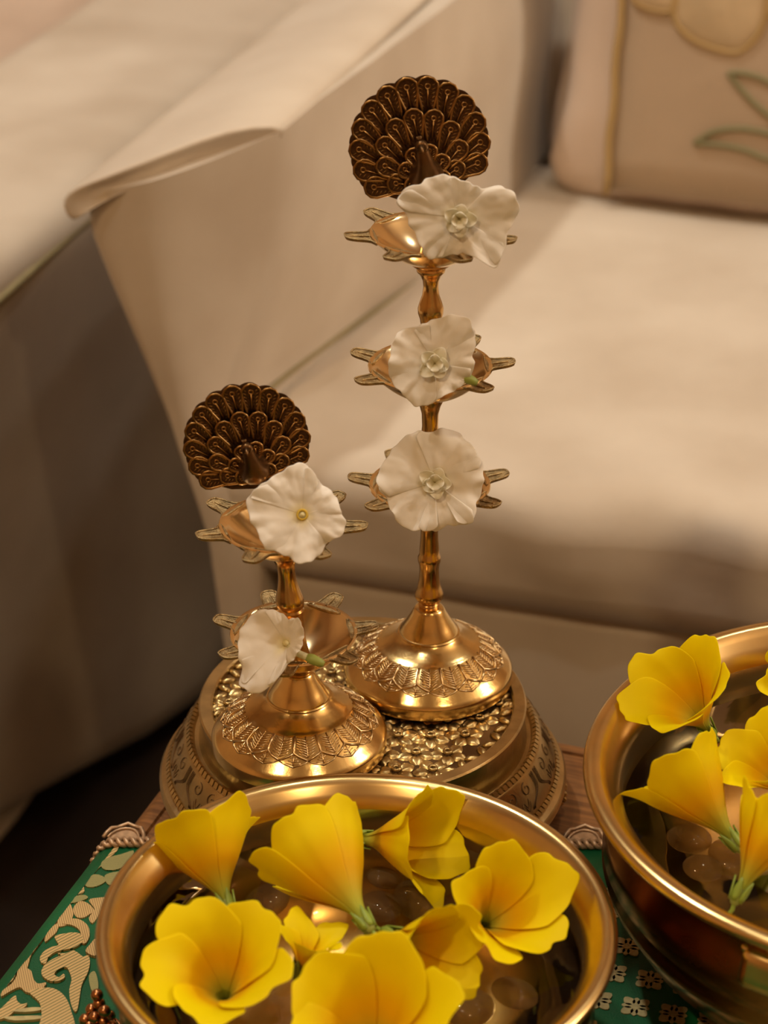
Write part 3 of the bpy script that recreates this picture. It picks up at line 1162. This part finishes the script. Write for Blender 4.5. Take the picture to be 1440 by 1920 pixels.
def make_peacock(parent, R, loc, roll, yaw, tilt):
    """fan in its own XY plane (Y up, Z towards the viewer), turned upright by the part's rotation"""
    root_dir = 0.62 * R
    pl = MB()
    ring = []
    NSC = 13
    a0, a1 = radians(-30), radians(210)
    for i in range(NSC * 8 + 1):
        t = i / (NSC * 8)
        a = a0 + (a1 - a0) * t
        r = R * (0.965 + 0.05 * abs(sin(pi * NSC * t)))
        ring.append((r * cos(a), r * sin(a)))
    ring += [(-0.45 * R, -0.72 * R), (0, -0.84 * R), (0.45 * R, -0.72 * R)]
    n = len(ring)
    o_ = len(pl.v)
    layers = [(0.96, -0.10), (1.0, -0.04), (1.0, 0.04), (0.93, 0.06), (0.5, -0.04), (0.02, -0.02)]
    pts = [[(x * k, y * k, z + 0.10 * (x * x + y * y) * k * k / R ** 2) for x, y in ring] for k, z in layers]
    pl.grid(pts, cv=True)
    pl.f.append(tuple(reversed(range(n))))
    fan = pl.build('peacock_fan', M['bronze'], parent, scale=CM, auto=40)
    fan.location = loc
    # viewer-facing: local X stays right, local Y up, local Z towards -Y
    fan.rotation_euler = (Matrix.Rotation(yaw, 3, 'Z') @ Matrix.Rotation(pi / 2 - tilt, 3, 'X') @ Matrix.Rotation(roll, 3, 'Z')).to_euler()

    def row(cnt, cy, rad, A0, A1, L, W, z, key):
        if key not in FE:
            g, f = feather_mb(L, W)
            o1 = g.build('feather', M['bronze_edge'], fan, scale=CM)
            fm = bpy.data.meshes.new('feather')
            # join ground into the feather with its own material slot
            o2 = f.build('feather_ground', M['bronze'], None, scale=CM)
            o1.data.materials.append(M['bronze'])
            bmx = bmesh.new()
            bmx.from_mesh(o1.data)
            k0 = len(bmx.faces)
            bmx.from_mesh(o2.data)
            bmx.faces.ensure_lookup_table()
            for q in range(k0, len(bmx.faces)):
                bmx.faces[q].material_index = 1
                bmx.faces[q].smooth = True
            bmx.to_mesh(o1.data)
            bmx.free()
            bpy.data.objects.remove(o2)
            FE[key] = o1
            first = o1
        else:
            first = None
        for i in range(cnt):
            a = radians(A0 + (A1 - A0) * i / (cnt - 1))
            tx, ty = rad * cos(a), cy + rad * sin(a)
            dx, dy = tx, ty + root_dir
            d = sqrt(dx * dx + dy * dy)
            dx, dy = dx / d, dy / d
            bx_, by_ = tx - dx * L, ty - dy * L
            ang = atan2(dy, dx) - pi / 2
            zz = z + 0.06 * (tx * tx + ty * ty) / R ** 2
            if first is not None:
                ob = first
                first = None
            else:
                ob = inst(FE[key], fan, 'feather')
            ob.location = (bx_ * CM, by_ * CM, zz * CM)
            ob.rotation_euler = (0, 0, ang)

    row(13, 0.0, R * 1.01, -24, 204, 0.55 * R, 0.158 * R, 0.05, 'o%.2f' % R)
    row(9, -0.10 * R, R * 0.66, -28, 208, 0.50 * R, 0.142 * R, 0.17, 'm%.2f' % R)
    row(6, -0.34 * R, R * 0.36, -25, 205, 0.32 * R, 0.115 * R, 0.28, 'i%.2f' % R)
    # the bird: breast, neck, head, beak
    bd = MB()
    q = R / 2.95
    path = [(0, -0.95, 0.1), (0, -0.85, 0.45), (0.0, -0.72, 0.85), (0.02, -0.45, 1.2), (0.03, -0.10, 1.42), (0.03, 0.25, 1.5), (0.03, 0.52, 1.52), (0.02, 0.70, 1.62), (0.0, 0.72, 1.80)]
    rad = [0.66, 0.78, 0.72, 0.54, 0.38, 0.31, 0.28, 0.29, 0.18]
    bd.tube([(x * q, (y - 0.45) * q, z * q) for x, y, z in catmull(path, 3)],
            [lerp_prof(list(range(9)), rad, i / 3) * q for i in range(25)], 12, up=(1, 0, 0))
    bd.tube([(0, 0.26 * q, 1.78 * q), (0, 0.18 * q, 2.05 * q), (0, 0.05 * q, 2.2 * q)], [0.13 * q, 0.08 * q, 0.02 * q], 8)
    for k in (-1, 0, 1):
        bd.tube([(0, 0.42 * q, 1.62 * q), (k * 0.09 * q, 0.68 * q, 1.6 * q)], [0.03 * q, 0.05 * q], 5)
    bd.build('bird', M['bird'], fan, scale=CM)
    return fan


def make_lamp(name, label, loc, cups, stems, fan, lean=(0, 0), neck=3.86, rz=0.0):
    root = thing(name, label, 'oil lamp', loc, (0, 0, 0), 'brass peacock oil lamps')
    bs = MB().lathe([(0.0, 0.0)] + DOME, 96).build('base', M['brass'], root, scale=CM, auto=30)
    bs.rotation_euler = (0, 0, rz)
    global LEAF0
    for k in range(NLEAF):
        if LEAF0 is None:
            LEAF0 = leaf_mb.build('leaf_relief', M['brass_relief'], bs, scale=CM)
        else:
            inst(LEAF0, bs, 'leaf_relief', rot=(0, 0, 2 * pi * k / NLEAF))

    def sh(x, y, z):
        k = max(0.0, z - neck)
        return (x + lean[0] * k, y + lean[1] * k, z)

    def build(mb, nm, m, par=root):
        mb.v = [sh(*p) for p in mb.v]
        return mb.build(nm, m, par, scale=CM, auto=45)

    for prof in stems:
        build(MB().lathe(prof, 32), 'stem', M['brass_stem'])
    global SPOUT0
    for (R, depth, zr, a0) in cups:
        c = build(cup_mesh(R, depth, zr), 'cup', M['brass_cup'])
        k0 = zr - neck
        for k in range(7):
            a = radians(a0) + 2 * pi * k / 7
            loc_ = (lean[0] * k0 * CM, lean[1] * k0 * CM, zr * CM)
            if SPOUT0 is None:
                SPOUT0 = sp.build('wick_spout', M['spout'], c, scale=CM, auto=50)
                SPOUT0.location = loc_
                SPOUT0.rotation_euler = (0, 0, a)
            else:
                inst(SPOUT0, c, 'wick_spout', loc_, (0, 0, a))
    make_peacock(root, *fan)
    return root


LEAF0 = None
SPOUT0 = None
tb = at(803, 1268, TZ + 0.0592)
LAMP1 = tb
stems1 = [
    [(0.0, 3.82), (0.46, 3.84), (0.50, 3.95), (0.44, 4.0), (0.50, 4.06), (0.44, 4.12), (0.48, 4.2), (0.62, 4.28), (0.68, 4.42), (0.66, 4.62), (0.56, 4.85), (0.48, 5.3), (0.45, 5.8), (0.47, 6.1),
     (0.53, 6.3), (0.53, 6.5), (0.46, 6.65), (0.45, 7.0), (0.41, 7.5), (0.40, 7.9), (0.46, 8.3), (0.62, 8.6), (0.9, 8.85), (0.5, 8.95), (0.0, 8.95)],
    [(0.0, 8.8), (0.62, 8.85), (0.60, 9.1), (0.48, 9.5), (0.42, 10.5), (0.40, 11.5), (0.55, 11.9), (0.55, 12.2), (0.42, 12.5), (0.36, 13.2), (0.38, 13.8), (0.48, 14.2), (0.60, 14.45), (0.62, 14.6), (0.9, 14.75), (0.5, 14.85), (0.0, 14.85)],
    [(0.0, 14.7), (0.62, 14.75), (0.60, 15.0), (0.46, 15.5), (0.40, 16.5), (0.36, 17.3), (0.42, 18.0), (0.48, 18.4), (0.56, 18.65), (0.57, 18.9), (0.50, 19.15), (0.38, 19.5), (0.33, 19.9), (0.36, 20.2),
     (0.50, 20.5), (0.62, 20.62), (0.64, 20.75), (0.58, 20.85), (0.85, 20.95), (0.92, 21.05), (0.9, 21.15), (0.4, 21.2), (0.0, 21.2)],
    [(0.0, 21.1), (0.55, 21.15), (0.5, 21.6), (0.34, 22.3), (0.36, 23.2), (0.45, 24.4), (0.0, 24.6)],
]
lamp1 = make_lamp('peacock_lamp', 'tall brass oil lamp with three cups and a peacock fan finial', (tb.x, tb.y, tb.z),
                  [(2.72, 1.4, 10.2, 16), (2.72, 1.4, 16.1, 4), (2.62, 1.3, 22.35, 35)], stems1,
                  (2.92, ((-0.62) * CM, 0.25 * CM, 26.25 * CM), radians(12), radians(4), radians(8)), lean=(-0.004, 0.0))
sb = at(562, 1392, TZ + 0.0592)
LAMP2 = sb
stems2 = [
    [(0.0, 3.8), (0.60, 3.84), (0.66, 4.0), (0.70, 4.2), (0.90, 4.4), (0.5, 4.5), (0.0, 4.5)],
    [(0.0, 4.45), (0.62, 4.5), (0.58, 4.8), (0.50, 5.6), (0.50, 6.6), (0.52, 6.9), (0.58, 7.0), (0.52, 7.1), (0.60, 7.2), (0.63, 7.45), (0.60, 7.65), (0.50, 8.0), (0.40, 8.5), (0.38, 8.9),
     (0.42, 9.25), (0.52, 9.55), (0.74, 9.8), (0.9, 9.9), (0.5, 10.0), (0.0, 10.0)],
    [(0.0, 9.9), (0.55, 9.95), (0.5, 10.4), (0.34, 11.1), (0.36, 12.0), (0.45, 13.0), (0.0, 13.2)],
]
lamp2 = make_lamp('peacock_lamp', 'short brass oil lamp with two cups and a peacock fan finial', (sb.x, sb.y, sb.z),
                  [(2.78, 1.45, 5.75, 8), (2.62, 1.35, 11.25, 200)], stems2,
                  (2.62, (-2.0 * CM, 0.1 * CM, 15.15 * CM), radians(14), radians(5), radians(6)), lean=(-0.085, -0.01), rz=0.15)


# ================================================================== white flowers resting in the cups
def white_flower(label, centre_px, depthY, outline, breaks, cup=0.5, seed=1, tilt=(0, 0), inner=True, throat=False, stem=None):
    """outline: pixel outline round the centre; petals are the sectors between the break angles"""
    rnd = random.Random(seed)
    P = atY(*centre_px, depthY)
    view = (CAM - P).normalized()
    wdepth = (P - CAM).dot(FW)
    s = wdepth / F * 100.0                    # cm per pixel at that depth
    zax = view
    xax = RT.copy()
    yax = zax.cross(xax).normalized()
    xax = yax.cross(zax).normalized()
    Rm = Matrix((xax, yax, zax)).transposed()
    Rm = Rm @ Matrix.Rotation(tilt[0], 3, 'X') @ Matrix.Rotation(tilt[1], 3, 'Y')
    root = thing('white_flower', label, 'flower', P, Rm.to_euler(), 'white blossoms on the lamps')
    pol = sorted((atan2(-(v - centre_px[1]), u - centre_px[0]) % (2 * pi), sqrt((u - centre_px[0]) ** 2 + (v - centre_px[1]) ** 2) * s) for u, v in outline)

    def rad(a):
        a %= 2 * pi
        for i in range(len(pol)):
            a0, r0 = pol[i - 1]
            a1, r1 = pol[i]
            if i == 0:
                a0 -= 2 * pi
                aa = a if a <= a1 else a - 2 * pi
            else:
                aa = a
            if a0 <= aa <= a1:
                k = (aa - a0) / max(1e-6, a1 - a0)
                return r0 + (r1 - r0) * k
        return pol[0][1]

    br = sorted(radians(b_) for b_ in breaks)
    nb = len(br)
    for k in range(nb):
        A0 = br[k]
        A1 = br[(k + 1) % nb] + (2 * pi if k == nb - 1 else 0)
        pad = 0.22
        ph = rnd.uniform(0, 6)
        mb = MB()
        rows, cols = [], []
        NT, NA = 14, 25
        for i in range(NT + 1):
            t = i / NT
            row, crow = [], []
            for j in range(NA):
                w_ = j / (NA - 1)
                a = A0 - pad + (A1 - A0 + 2 * pad) * w_
                e = 2 * w_ - 1
                Rr = rad(a) * (1 - 0.07 * abs(e) ** 6) * (1 + 0.018 * sin(19 * a + ph) + 0.012 * sin(31 * a))
                r = Rr * (0.05 + 0.95 * t)
                rel = r / 2.4
                z = cup * (rel ** 1.25 - 0.55 * rel ** 2.6) - 0.25
                z += 0.035 * e * t + 0.025 * rnd.uniform(-1, 1) * t ** 2
                z += 0.16 * sin(5.0 * a + ph) * t ** 3 + 0.10 * sin(11 * a + ph * 2) * t ** 4 + 0.05 * sin(23 * a + ph) * t ** 6
                z += 0.16 * fold_noise(r * 1.1 * cos(a) + seed, r * 1.1 * sin(a), seed) * t + 0.05 * fold_noise(r * 3 * cos(a) + seed, r * 3 * sin(a), seed)
                z -= 0.20 * t ** 6 * (0.5 + 0.5 * sin(2 * a + ph))
                row.append((r * cos(a), r * sin(a), z))
                g = smooth01(t / 0.35)
                crow.append((0.86 + 0.04 * g, 0.78 + 0.085 * g, 0.48 + 0.31 * g))
            rows.append(row)
            cols.append(crow)
        mb.grid(rows, cols=cols)
        mb.build('petal', M['white'], root, scale=CM, solid=0.0004, sub=1)
    if inner:
        for k in range(9):
            lay = 0 if k < 5 else 1
            a0 = k * pi * 2 / 5 + rnd.uniform(-.25, .25) if not lay else k * pi / 2 + rnd.uniform(-.3, .3)
            L = rnd.uniform(0.55, 0.8) if not lay else rnd.uniform(0.3, 0.42)
            mb = MB()
            rows, cols = [], []
            for i in range(7):
                t = i / 6
                row, crow = [], []
                for j in range(7):
                    e = -1 + j / 3
                    wd = (0.36 if not lay else 0.26) * sin(pi * (0.22 + 0.60 * t))
                    x = 0.02 + L * t * (1 - 0.18 * e * e)
                    y = wd * e
                    z = -0.14 + 0.06 * lay + (0.26 + 0.2 * lay) * sin(pi * 0.6 * t) + 0.14 * e * e * t + 0.04 * sin(3 * e + k * 2)
                    row.append((x * cos(a0) - y * sin(a0), x * sin(a0) + y * cos(a0), z))
                    crow.append((0.88, 0.83 + 0.03 * t, 0.60 + 0.15 * t))
                rows.append(row)
                cols.append(crow)
            mb.grid(rows, cols=cols)
            mb.build('inner_petal', M['white'], root, scale=CM, solid=0.0004, sub=1)
    if throat:
        mb = MB().torus((0, 0, -0.15), 0.20, 0.055, 16, 6)
        mb.c = [(0.80, 0.60, 0.10)] * len(mb.v)
        mb.build('throat_ring', M['white'], root, scale=CM)
        mb = MB().ball((0, 0, -0.12), 0.12, 8, 5)
        mb.c = [(0.83, 0.75, 0.42)] * len(mb.v)
        mb.build('stigma', M['white'], root, scale=CM)
    if not throat:
        mb = MB().ball((0, 0, -0.16), 0.16, 8, 5)
        mb.c = [(0.85, 0.78, 0.42)] * len(mb.v)
        mb.build('stigma', M['white'], root, scale=CM)
    # corolla tube and green calyx behind
    if stem is None:
        stem = [(0, 0, -0.15), (0, -0.15, -0.7), (0.05, -0.35, -1.15)]
    mb = MB().tube(catmull(stem, 4), [0.16] * 9 if len(stem) == 3 else 0.2, 10)
    mb.c = [(0.78, 0.76, 0.50)] * len(mb.v)
    mb.build('corolla_tube', M['white'], root, scale=CM)
    e0, e1_ = Vector(stem[-2]), Vector(stem[-1])
    d = (e1_ - e0).normalized()
    mb = MB().tube([e1_ - d * 0.1, e1_ + d * 0.15, e1_ + d * 0.5, e1_ + d * 0.7], [0.17, 0.24, 0.2, 0.13], 10)
    mb.build('calyx', M['calyx'], root, scale=CM)
    return root


yl = LAMP1.y
white_flower('wide ruffled white flower on the topmost cup of the tall lamp', (860, 410), yl - 0.030,
             [(742, 372), (762, 352), (785, 345), (800, 336), (825, 327), (860, 336), (885, 345), (905, 356), (920, 352), (945, 351), (965, 362), (975, 390), (968, 415), (952, 432),
              (951, 455), (944, 480), (932, 508), (915, 497), (890, 480), (868, 476), (845, 480), (820, 487), (802, 489), (790, 465), (780, 440), (766, 420), (762, 400), (746, 388)],
             [160, 95, 35, 320, 235], 0.55, 3, (0.15, 0.05))
white_flower('frilled white flower on the middle cup of the tall lamp', (815, 682), yl - 0.037,
             [(775, 615), (795, 606), (820, 598), (850, 589), (880, 597), (888, 615), (893, 640), (886, 665), (890, 690), (875, 715), (855, 732), (830, 742), (800, 762), (775, 762), (757, 740), (735, 718),
              (727, 700), (731, 670), (736, 640), (745, 625), (760, 614)],
             [110, 40, 340, 262, 200], 0.5, 11, (0.05, 0.0), stem=[(0, 0, -0.2), (0.6, -0.25, -0.5), (1.2, -0.55, -0.5)])
white_flower('broad round white flower on the lowest cup of the tall lamp', (815, 905), yl - 0.037,
             [(745, 830), (770, 812), (790, 805), (800, 812), (815, 806), (830, 803), (850, 805), (880, 830), (905, 865), (907, 890), (905, 915), (893, 945), (888, 980), (860, 986), (842, 984), (820, 996),
              (790, 996), (755, 990), (740, 970), (725, 935), (708, 915), (705, 890), (715, 875), (730, 850)],
             [100, 30, 312, 262, 185], 0.55, 23, (0.0, 0.0))
white_flower('smooth white flower with a yellow eye on the upper cup of the short lamp', (567, 965), LAMP2.y - 0.032,
             [(463, 932), (490, 908), (510, 895), (535, 880), (560, 865), (580, 874), (600, 905), (630, 930), (640, 960), (650, 985), (640, 1005), (615, 1015), (600, 1042), (560, 1059), (545, 1046), (520, 1035),
              (495, 1030), (485, 1000), (468, 972), (463, 950)],
             [150, 75, 5, 300, 228], 0.7, 31, (0.0, 0.05), inner=False, throat=True)
white_flower('small white flower with green stalk in the lower cup of the short lamp', (535, 1205), LAMP2.y - 0.034,
             [(500, 1142), (520, 1145), (543, 1163), (560, 1158), (568, 1200), (557, 1228), (537, 1245), (518, 1280), (490, 1300), (462, 1297), (448, 1280), (455, 1255), (450, 1220), (452, 1180), (475, 1150)],
             [110, 55, 330, 262, 215], 1.5, 41, (-0.1, -0.15), inner=False, throat=False,
             stem=[(0.05, -0.1, -0.25), (0.45, -0.4, -0.4), (0.95, -0.62, -0.45)])


# ================================================================== bowls
def bowl(name, label, c, R, H, wz, seg=128):
    """c: centre on the table; R outer rim radius, H height (cm); wz: water level above table (cm)"""
    root = thing(name, label, 'bowl', (c.x, c.y, TZ + 0.0040))
    H = H - 0.4
    out = [(0.0, 0.0), (R * 0.50, 0.0), (R * 0.54, 0.08), (R * 0.56, 0.3), (R * 0.70, H * 0.12), (R * 0.84, H * 0.28), (R * 0.915, H * 0.45), (R * 0.925, H * 0.50), (R * 0.91, H * 0.53), (R * 0.925, H * 0.56),
           (R * 0.915, H * 0.66), (R * 0.895, H * 0.74), (R * 0.885, H * 0.80), (R * 0.89, H * 0.86)]
    lip = [(R * 0.89, H * 0.86), (R * 0.915, H * 0.90), (R * 0.965, H * 0.925), (R * 0.99, H * 0.945), (R, H * 0.965), (R * 0.995, H * 0.985), (R * 0.985, H * 0.996), (R * 0.965, H), (R * 0.945, H * 0.992),
           (R * 0.925, H * 0.965), (R * 0.905, H * 0.935), (R * 0.882, H * 0.90), (R * 0.872, H * 0.86)]
    inn = [(R * 0.872, H * 0.86), (R * 0.868, H * 0.80), (R * 0.88, H * 0.72), (R * 0.90, H * 0.6), (R * 0.895, H * 0.47), (R * 0.82, H * 0.30), (R * 0.68, H * 0.15), (R * 0.5, H * 0.08), (0.0, H * 0.06)]
    MB().lathe(out, seg).build('body', M['bowl_out'], root, scale=CM)
    MB().lathe(lip, seg).build('rim', M['bowl'], root, scale=CM)
    MB().lathe(inn, seg).build('inner_wall', M['bowl'], root, scale=CM)
    # water: body of water with a flat top
    k = wz / H
    prof = [(0, H * 0.085), (R * 0.48, H * 0.10), (R * 0.66, H * 0.175), (R * 0.80, H * 0.32)]
    if k > 0.5:
        prof += [(R * 0.875, H * 0.48), (R * 0.878, H * 0.6), (R * 0.868, wz)]
    wt = MB().lathe(prof + [(R * 0.6, wz), (R * 0.3, wz), (0, wz)], 64)
    wo = wt.build('water', M['water'], None, scale=CM, auto=30)
    wo.location = root.location
    return root, wo


bc = at(669, 1722, TZ + 0.082)
bowl1, water1 = bowl('flower_bowl', 'wide brass bowl of floating yellow flowers at the front centre', bc, 10.15, 8.2, 5.6)
tag(water1, 'still water in the front centre brass bowl', 'water')
rc = at(1690, 1450, TZ + 0.10)
bowl2, water2 = bowl('flower_bowl', 'larger brass bowl of yellow flowers at the right edge', rc, 13.1, 10.0, 6.8)
tag(water2, 'still water in the larger brass bowl at the right', 'water')

# lug handle with two rivets on the right bowl
ha = radians(237)
d = Vector((cos(ha), sin(ha), 0))
lug = MB().rbox((0, 0, 0), (0.45, 1.35, 0.85), 0.42, n=4).build('lug_handle', M['bowl'], bowl2, scale=CM, weld=True)
lug.location = (d.x * 12.1 * CM, d.y * 12.1 * CM, 7.3 * CM)
lug.rotation_euler = (0, radians(-14), ha)
for yy, zz in ((-0.25, 1.0), (-1.25, 0.75), (1.25, 0.75)):
    rv = MB().ball((0.15, yy, zz), 0.17, 8, 6).build('rivet', M['brass'], lug, scale=CM)

# ------------------------------------------------------------------ glass pebbles under the water
def pebbles(spots, group):
    rnd = random.Random(9)
    p0 = None
    for u, v, z, label in spots:
        p = at(u, v, TZ + z)
        if p0 is None:
            mb = MB().ball((0, 0, 0), 1.0, 18, 10, (1.0, 0.85, 0.5))
            p0 = mb.build('glass_pebble', M['pebble'], None, scale=CM)
            o_ = p0
        else:
            o_ = bpy.data.objects.new('glass_pebble', p0.data)
            C.objects.link(o_)
        s_ = rnd.uniform(0.95, 1.3)
        o_.location = p
        o_.scale = (s_, s_, s_)
        o_.rotation_euler = (rnd.uniform(-.3, .3), rnd.uniform(-.3, .3), rnd.uniform(0, 6))
        tag(o_, label, 'pebble', group)


pebbles([(712, 1700, .035, 'clear glass pebble beside the green calyx of the tipped yellow flower'),
         (725, 1642, .035, 'clear glass pebble under water just below the sideways yellow flower'),
         (782, 1690, .035, 'clear glinting glass pebble between the sideways and the stalked yellow flower'),
         (880, 1890, .030, 'clear glass pebble at the lower right of the front bowl, left one of two'),
         (965, 1862, .033, 'clear glass pebble at the lower right of the front bowl, right one of two'),
         (500, 1688, .035, 'clear glass pebble between the two upright yellow flowers of the front bowl')],
        'glass pebbles in the front centre bowl')
pebbles([(1292, 1572, .045, 'clear glass pebble left of the long green calyx in the right bowl'),
         (1318, 1628, .045, 'clear glass pebble nearest the front rim of the right bowl'),
         (1372, 1612, .043, 'clear glass pebble under the tip of the long green calyx, right bowl'),
         (1385, 1292, .040, 'clear glass pebble behind the upright flower in the right bowl'),
         (1418, 1345, .040, 'clear glass pebble above the orange throated flower in the right bowl')],
        'glass pebbles in the larger right bowl')


# ================================================================== yellow trumpet flowers
def yellow_flower(label, base, mouth, group, flare=0.7, seed=1, roll=0.0, width=1.0, pedicel=1.2, sepals=True, bend=(0.0, 0.0), lobes=None):
    """base / mouth: (u, v, z above table in m): calyx point and centre of the mouth"""
    rnd = random.Random(seed)
    B = at(base[0], base[1], TZ + base[2])
    Mo = at(mouth[0], mouth[1], TZ + mouth[2])
    ax = Mo - B
    L = ax.length / CM
    q = ax.to_track_quat('Z', 'Y') if False else Vector((0, 0, 1)).rotation_difference(ax.normalized())
    root = thing('yellow_flower', label, 'flower', B, (0, 0, 0), group)
    root.rotation_mode = 'QUATERNION'
    root.rotation_quaternion = q
    tw = 0.45
    for k in range(5):
        th0 = roll + 2 * pi * k / 5
        lf_ = lobes[k] if lobes else 1.0
        ph = rnd.uniform(0, 6)
        fl_ = flare * rnd.uniform(0.8, 1.2)
        NT, NW = 16, 17
        rows, cols = [], []
        for i in range(NT + 1):
            t = i / NT
            row, crow = [], []
            for j in range(NW):
                w_ = -1 + 2 * j / (NW - 1)
                top = 1 - 0.15 * abs(w_) ** 2.4 + 0.04 * w_ + 0.018 * sin(7 * w_ + ph) + 0.014 * sin(13 * w_ + 2 * ph)
                tt = t * top
                g = smooth01((tt - 0.12) / 0.68)
                r = (0.20 + 1.30 * width * g) * L / 5.0
                ov = max(0.0, (tt - 0.58) / 0.42)
                r += fl_ * 1.15 * ov ** 1.7 * lf_
                z = tt * L * (0.98) + 0.25 * ov * lf_ - fl_ * 0.55 * ov ** 2.2 * L / 5.0
                hwid = radians(36) * (1.46 - 0.16 * ov - 0.42 * ov ** 3)
                th = th0 + hwid * w_ + tw * tt
                r += 0.10 * w_ * (0.3 + g) + 0.16 * sin(2.4 * w_ + ph) * ov + 0.07 * sin(5 * w_ + 2 * ph) * ov ** 2
                z += 0.12 * sin(3 * w_ + ph) * ov
                # folded crease along the petal's middle
                r -= 0.06 * exp(-(w_ * 5) ** 2) * g
                row.append((r * cos(th) + bend[0] * tt * tt, r * sin(th) + bend[1] * tt * tt, z))
                gk = smooth01((tt - 0.12) / 0.42)
                ok = smooth01((tt - 0.45) / 0.35)
                base_c = (0.47, 0.52, 0.06)
                mid_c = (0.88, 0.53, 0.002)
                tip_c = (0.93, 0.79, 0.001)
                c_ = [base_c[n_] + (mid_c[n_] - base_c[n_]) * gk for n_ in range(3)]
                c_ = [c_[n_] + (tip_c[n_] - c_[n_]) * ok for n_ in range(3)]
                crow.append(tuple(c_))
            rows.append(row)
            cols.append(crow)
        MB().grid(rows, cols=cols).build('petal', M['yellow'], root, scale=CM, solid=0.0003, sub=1)
    # calyx with five sepals, and the pedicel
    cal = MB().lathe([(0.02, -0.18), (0.16, -0.12), (0.25, 0.05), (0.27, 0.3), (0.25, 0.55)], 12).build('calyx', M['calyx'], root, scale=CM)
    if sepals:
        for k in range(5):
            a = 2 * pi * k / 5 + 0.3
            rows = []
            for i in range(6):
                t = i / 5
                wd = 0.16 * sin(pi * (0.2 + 0.8 * t)) + 0.005
                rr = 0.27 + 0.16 * t
                rows.append([((rr - .03 * e * e) * cos(a) - wd * e * sin(a), (rr - .03 * e * e) * sin(a) + wd * e * cos(a), 0.0 + 0.95 * t) for e in (-1, 0, 1)])
            MB().grid(rows).build('sepal', M['green'], cal, scale=CM, solid=0.0006)
    if pedicel:
        MB().tube(catmull([(0, 0, -0.1), (0.06, 0.03, -0.1 - pedicel * .5), (0.02, 0.12, -0.1 - pedicel)], 4), 0.09, 8).build('pedicel', M['green'], root, scale=CM)
    return root


G1 = 'yellow flowers in the front centre bowl'
W1 = 0.060
yellow_flower('upright yellow trumpet flower at the left back of the front bowl', (432, 1712, W1), (370, 1542, .081), G1, 0.9, 1, 0.2, 1.25, 0.6)
yellow_flower('yellow flower tipped back over its long green calyx, front bowl', (695, 1742, .072), (568, 1565, .085), G1, 0.70, 2, 0.5, 1.1, 1.5)
yellow_flower('yellow flower lying sideways with pale calyx at the back of front bowl', (660, 1572, .062), (830, 1580, .076), G1, 0.85, 3, 0.9, 1.05, 0.3)
yellow_flower('yellow flower with dark open throat and pointed tip at right of front bowl', (895, 1745, .054), (968, 1682, .086), G1, 0.9, 4, 0.1, 1.25, 0.4, lobes=[1.5, 1, 1, 1, 1.2])
yellow_flower('wide open yellow flower facing up at the left front of front bowl', (425, 1890, .050), (402, 1785, .090), G1, 1.1, 5, 0.3, 1.25, 0.4)
yellow_flower('yellow flower with crossing green stalk, right of centre in front bowl', (722, 1748, .066), (840, 1795, .078), G1, 0.7, 6, 0.4, 1.1, 1.0)
yellow_flower('large orange throated yellow flower at the bottom middle of front bowl', (700, 2000, .045), (690, 1880, .092), G1, 1.1, 7, 0.8, 1.4, 0.4)
yellow_flower('half hidden yellow flower under the tipped one, front bowl', (560, 1835, W1 - .008), (585, 1750, .072), G1, 0.7, 8, 0.2, 1.0, 0.3)

G2 = 'yellow flowers in the larger right bowl'
W2 = 0.074
yellow_flower('upright yellow flower leaning over the rim of the right bowl', (1335, 1378, .080), (1255, 1270, .116), G2, 0.95, 11, 0.2, 1.2, 0.5)
yellow_flower('yellow flower with long green calyx at the front of the right bowl', (1388, 1592, W2), (1248, 1420, .100), G2, 0.7, 12, 0.4, 1.1, 0.4)
yellow_flower('yellow flower with orange throat turned left at the frame edge, right bowl', (1475, 1500, W2), (1420, 1400, .105), G2, 0.85, 13, 0.7, 1.1, 0.5)
yellow_flower('greenish yellow flower standing on its stalk at the right frame edge', (1378, 1690, .080), (1470, 1500, .112), G2, 0.45, 14, 0.1, 0.9, 0.5)
yellow_flower('yellow flower mostly outside the frame at the back of the right bowl', (1530, 1300, W2), (1490, 1255, .10), G2, 0.7, 15, 0.1, 0.9, 0.3)

# ================================================================== cluster of copper beads at the lower left
bp_ = at(185, 1905, TZ + 0.012)
cl = thing('bead_cluster', 'cluster of copper coloured beads on the cloth beside the front bowl', 'beads', (bp_.x, bp_.y, CZ))
rnd = random.Random(4)
bead0 = None
for u, v, z in ((172, 1893, .012), (186, 1882, .016), (182, 1866, .020), (196, 1896, .018), (160, 1912, .010), (178, 1908, .014), (194, 1915, .012), (205, 1905, .006), (168, 1925, .008), (210, 1925, .010), (188, 1930, .010)):
    p = at(u, v, TZ + z) - cl.location
    if bead0 is None:
        bead0 = MB().ball((0, 0, 0), 0.27, 12, 8).build('bead', M['copper'], cl, scale=CM)
        bead0.location = p
    else:
        inst(bead0, cl, 'bead', p)
MB().torus((0, 0, 0.14), 0.9, 0.12, 20, 6).build('wire_ring', M['copper'], cl, scale=CM)
